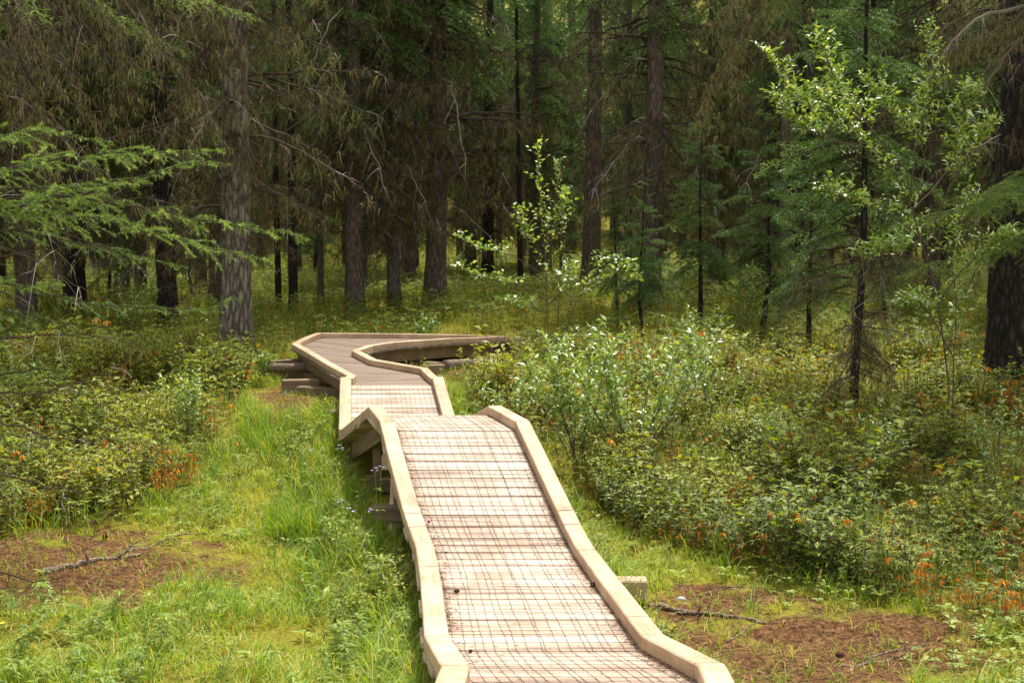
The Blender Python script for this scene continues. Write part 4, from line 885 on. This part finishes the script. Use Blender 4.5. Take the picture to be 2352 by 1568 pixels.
# ------------------------------------------------------------------ separate small things
def stick(label, P, r_, name='fallen_branch', sub=0, seed=0, lift=.3):
    r = np.random.default_rng(seed); A = np.array([onground(*p) for p in P]); u = np.linspace(0, 1, len(A)); v = np.linspace(0, 1, 18)
    B = np.stack([np.interp(v, u, A[:, k]) for k in range(3)], 1); B[1:-1] = (B[:-2] + 2 * B[1:-1] + B[2:]) / 4; B[:, 2] = ground(B[:, 0], B[:, 1]) + r_ * lift + r.normal(0, r_ * .15, 18); B[:, :2] += r.normal(0, r_ * .5, (18, 2))
    o0 = B[0].copy(); s = Soup(); V, Fc = tube(B - o0, r_ * np.linspace(1, .45, 18) * r.uniform(.8, 1.15, 18), 8); s.add(V, Fc)
    for q in range(sub):
        i = r.integers(4, 16); d = norm(r.normal(size=3) * [1, 1, .3] + [0, 0, .25]); Q = B[i] - o0 + d * np.linspace(0, 1, 5)[:, None] * r.uniform(.12, .35) + r.normal(0, .008, (5, 3)); V, Fc = tube(Q, np.linspace(r_ * .4, .002, 5), 5); s.add(V, Fc)
    o = s.build(name, M['log'], smooth=True); o.location = o0; return tag(o, label, 'branch' if name == 'fallen_branch' else 'root')
stick('thick mossy fallen branch on the brown patch at lower left', [(95, 1318), (200, 1302), (320, 1278)], .035, seed=1, sub=3)
stick('thin root running from the brown patch towards the grass at left', [(280, 1268), (350, 1250), (420, 1222), (545, 1224)], .017, 'tree_root', seed=2)
stick('short pale stick above the thick mossy branch', [(300, 1252), (345, 1228)], .012, seed=3)
stick('long dark root beside the right rail on the brown litter', [(1490, 1398), (1570, 1410), (1660, 1422), (1760, 1440)], .026, 'tree_root', seed=4, sub=3)
stick('thin twig lying across the end of the long dark root', [(1670, 1478), (1730, 1440), (1800, 1412)], .009, seed=5, sub=2)
stick('dark stick half sunk in litter at lower right', [(1930, 1535), (2010, 1512), (2080, 1490)], .014, seed=6, sub=1)
stick('slender stick in litter near the bottom right', [(1980, 1500), (2070, 1480), (2140, 1478)], .011, seed=7, sub=2)
stick('dry twig near the stone right of the rail', [(1610, 1368), (1680, 1352), (1720, 1350)], .011, seed=8, sub=2)
stick('pale bent twig on the slope of low shrubs at right', [(1850, 1235), (1900, 1290), (1980, 1330)], .009, seed=9, lift=8)
stick('pale dead sticks beside the path left of the second ramp', [(640, 905), (720, 900), (770, 890)], .014, seed=10, sub=4)
def conemesh(seed):
    r = np.random.default_rng(seed); s = Soup(); V, Fc = tube([[-.022, 0, 0], [-.012, 0, 0], [0, 0, 0], [.012, 0, 0], [.024, 0, 0]], [.004, .011, .013, .011, .004], 7); s.add(V, Fc)
    for i in range(60):
        u = i / 60; a = i * 2.4; rr = .012 * math.sin(math.pi * (u * .85 + .1)); P = np.array([[-.022 + .045 * u, math.cos(a) * rr, math.sin(a) * rr]]); d = np.array([[.5, math.cos(a), math.sin(a)]])
        V, Fc, tn, mm = inst(leaf(1, .9, .1, .1), basis(d, [1., 0, 0.2]), P, [0.], .011); s.add(V, Fc)
    return s.mesh('spruce_cone', M['cone'])
CM = conemesh(1)
def cone(label, p_, s_=1., rz=0., group=None):
    o = bpy.data.objects.new('spruce_cone', CM); col.objects.link(o); o.location = p_; o.scale = (s_, s_, s_); o.rotation_euler = (.3, .1, rz); return tag(o, label, 'cone')
def ondeck(px, py):
    best = None
    for Y in np.arange(6.5, 13, .02):
        p_ = at(px, py, Y); d, z_ = deck_near(p_[0], p_[1])
        e = abs(p_[2] - float(z_))
        if best is None or e < best[0]: best = (e, p_)
    return best[1] + [0, 0, .018]
cone('open cone on the left half of the near deck', ondeck(1048, 1362), .9, .5); cone('cone lying against the right rail of the near deck', ondeck(1362, 1348), 1., 1.3)
cone('small cone on the deck by the left rail, upper one', ondeck(985, 1203), .55, 2.); cone('small cone left of the deck centre, midway up', ondeck(1025, 1273), .5, .2); cone('cone in the needles by the left rail near the bottom', ondeck(1080, 1502), .6, 1.)
p_ = onground(240, 1237); cone('dark cone on the brown patch at left above the mossy branch', p_ + [0, 0, .02], 1.2, 1.); p_ = onground(152, 1250); cone('brown cone at the far side of the left brown patch', p_ + [0, 0, .02], 1.2, 2.)
p_ = onground(1930, 1510); cone('reddish cone on the litter at lower right', p_ + [0, 0, .02], 1.3, 2.6)
# stone
s = Soup(); a_ = np.linspace(0, math.pi, 7)
V, Fc = tube(np.stack([-.04 * np.cos(a_), 0 * a_, 0 * a_], 1), .032 * np.sin(a_) + .001, 9); V = V * (1 + .25 * (vnoise(V[:, 0] * 40, V[:, 1] * 40 + V[:, 2] * 30, 1.) - .5))[:, None]; s.add(V, Fc)
o = s.build('stone', M['stone'], smooth=True); o.location = onground(1565, 1380) + [0, 0, .01]; tag(o, 'small pale grey stone in the grass right of the rail', 'stone')
# loose timbers at the far bend
def loose(label, name, A, B, w, h, mat, tone=.5, rnd=False):
    A, B = np.asarray(A, float), np.asarray(B, float); o0 = A.copy()
    if rnd:
        s = Soup(); P = np.linspace(0, 1, 10)[:, None] * (B - A) + rng.normal(0, .006, (10, 3)); V, Fc = tube(P, w * rng.uniform(.9, 1.08, 10), 10); s.add(V, Fc); o = s.build(name, M[mat], smooth=True)
    else:
        s = Soup(); G = []; beam(s, G, np.zeros(3), B - A, w, h, ch=.01, tone=tone); o = s.build(name, M[mat]); grain(o, np.concatenate(G))
    o.location = o0; return tag(o, label, 'timber' if not rnd else 'log')
q = at(615, 828, 20.3); loose('weathered timber end sticking out left of the far bend', 'timber', q, q + [.95, .35, .03], .16, .14, 'beam', .4)
q = at(612, 846, 20.0); loose('dark old log below the weathered timber left of the far bend', 'log', q, q + [1.0, .3, .02], .07, 0, 'log', rnd=True)
q = at(648, 872, 18.9); loose('square sawn block under the left side of the far bend', 'timber', q, q + [.5, .15, 0], .17, .2, 'beam', .8)
q = at(1022, 822, 20.4); q[2] = g1(q[0], q[1]) + .09; loose('reddish barkless log lying behind the bend by the right-hand leg', 'log', q, q + [.75, .5, 0], .085, 0, 'log', rnd=True)
q = at(985, 822, 20.2); q[2] = g1(q[0], q[1]) + .16; loose('short sawn block beside the reddish log', 'timber', q, q + [.22, .1, 0], .14, .13, 'beam', .9)
q = at(918, 838, 19.8); q[2] = g1(q[0], q[1]) + .05; loose('pale stick on the bare soil inside the far bend', 'log', q, q + [.5, -.25, .01], .02, 0, 'log', rnd=True)
# big-leaved plants
def rosplant(name, label, px, py, n, L, h=.02, el=(.05, .7), mat='herb', tpl=None):
    b_ = onground(px, py); t = thing(name, label, 'plant', tuple(b_)); tp = rosette(int(px), n, L, h, tpl or leaf(1, .36, .07, .2), el)
    s = Soup().add(tp[0], tp[1], np.clip(tp[2] + .25, 0, 1), 0); o = link('leaves', s.mesh('leaves', M[mat])); o.parent = t
rosplant('broadleaf_plant', 'pale green rosette with large leaves at the bottom left of the boardwalk', 590, 1520, 9, .17)
rosplant('broadleaf_plant', 'single large dark-leaved plant in the grass near the left rail', 745, 1395, 4, .16, .06)
rosplant('broadleaf_plant', 'upright broad-leaved plant among grass at lower left', 500, 1440, 5, .17, .04, (.7, 1.2))
rosplant('broadleaf_plant', 'small pale rosette right of the lower left corner', 95, 1530, 6, .1)
rosplant('broadleaf_plant', 'pale leafy plant between the two lower left rosettes', 700, 1465, 6, .11)
rosplant('broadleaf_plant', 'reddish-green leafed plant against the left stringer', 880, 1210, 6, .17, .1, (.5, 1.2))
rosplant('broadleaf_plant', 'spread lobed plant on the litter edge at right', 2020, 1390, 7, .12, .08)
rosplant('broadleaf_plant', 'pale leafy plant near the block end right of the rail', 1560, 1330, 6, .11)
def aster(label, px, py, Y, h, n, seed, petal='petal', name='aster_plant'):
    r = np.random.default_rng(seed); b_ = at(px, py, Y); b_[2] = g1(b_[0], Y); t = thing(name, label, 'flower', tuple(b_)); ss, fs, ls = Soup(), Soup(), Soup()
    for i in range(n):
        e = np.array([r.normal(0, .1), r.normal(0, .08), h * r.uniform(.75, 1.05)]); P = np.linspace(0, 1, 6)[:, None] * e + r.normal(0, .004, (6, 3)); V, Fc = tube(P, .0022, 4, False); ss.add(V, Fc)
        for q in range(7):
            a = r.uniform(0, 6.28); V, Fc, tn, mm = inst(leaf(1, .2, .05, .3), basis(np.array([[math.cos(a), math.sin(a), .4]]), [0, 0, 1.]), P[None, r.integers(1, 5)], [.5], r.uniform(.04, .08)); ls.add(V, Fc, tn)
        for q in range(3):
            hd = e + r.normal(0, .02, 3) * [1, 1, .5]; m_ = 11; a = np.arange(m_) / m_ * 6.28
            V, Fc, tn, mm = inst(leaf(1, .3, .0, .05), basis(np.stack([np.cos(a), np.sin(a), np.full(m_, .25)], 1), [0, 0, 1.]), np.repeat(hd[None], m_, 0), r.random(m_), .017); fs.add(V, Fc, tn)
    for nm, so_, mt in (('stems', ss, M['grass']), ('leaves', ls, M['herb']), ('flowers', fs, M[petal])):
        o = link(nm, so_.mesh(nm, mt)); o.parent = t
aster('lilac aster clump beside the hump, lower and left', 835, 1180, 11.6, .62, 5, 1); aster('tall thin lilac aster leaning over the left rail at the hump', 872, 1200, 11.3, .95, 2, 2); aster('lilac aster in tall grass farther left of the hump', 745, 1080, 13.5, .7, 4, 3)
aster('yellow flower in the lower left corner', 32, 1545, 9., .16, 1, 4, 'yellow', 'yellow_flower')

# ------------------------------------------------------------------ light, sky, camera
EL, AZ = R(63), R(22)      # sun ahead and to the right
w = bpy.data.worlds.new('World'); sc.world = w; w.use_nodes = True; nt = w.node_tree
bg = nt.nodes['Background']; sky = nt.nodes.new('ShaderNodeTexSky'); sky.sky_type = 'NISHITA'; sky.sun_disc = False; sky.sun_elevation = EL; sky.sun_rotation = AZ
sky.dust_density = 2.; hs = nt.nodes.new('ShaderNodeHueSaturation'); hs.inputs['Saturation'].default_value = .18; nt.links.new(sky.outputs[0], hs.inputs['Color']); nt.links.new(hs.outputs[0], bg.inputs[0]); bg.inputs[1].default_value = .15
ld = bpy.data.lights.new('sun', 'SUN'); ld.energy = 3.1; ld.angle = R(6); ld.color = (1, .95, .87); lo = bpy.data.objects.new('sun', ld); col.objects.link(lo)
import mathutils
sd = mathutils.Vector((math.sin(AZ) * math.cos(EL), math.cos(AZ) * math.cos(EL), math.sin(EL)))
lo.rotation_euler = sd.to_track_quat('Z', 'Y').to_euler(); lo.location = (5, 5, 30)
cd = bpy.data.cameras.new('camera'); cd.sensor_width = 36; cd.lens = F / 2352 * 36; cd.clip_end = 2000; cd.clip_start = .1
co = bpy.data.objects.new('camera', cd); col.objects.link(co); co.location = (0, 0, CAMZ); co.rotation_euler = (math.pi / 2 - TH, 0, 0); sc.camera = co
cd.dof.use_dof = True; cd.dof.focus_distance = 10.5; cd.dof.aperture_fstop = 9.
sc.view_settings.view_transform = 'Standard'; sc.view_settings.look = 'None'; sc.view_settings.exposure = 1.2; sc.view_settings.gamma = 1
sc.cycles.max_bounces = 6; sc.cycles.diffuse_bounces = 4; sc.cycles.glossy_bounces = 2; sc.cycles.transmission_bounces = 4; sc.cycles.caustics_reflective = False; sc.cycles.caustics_refractive = False
sc.cycles.use_denoising = True
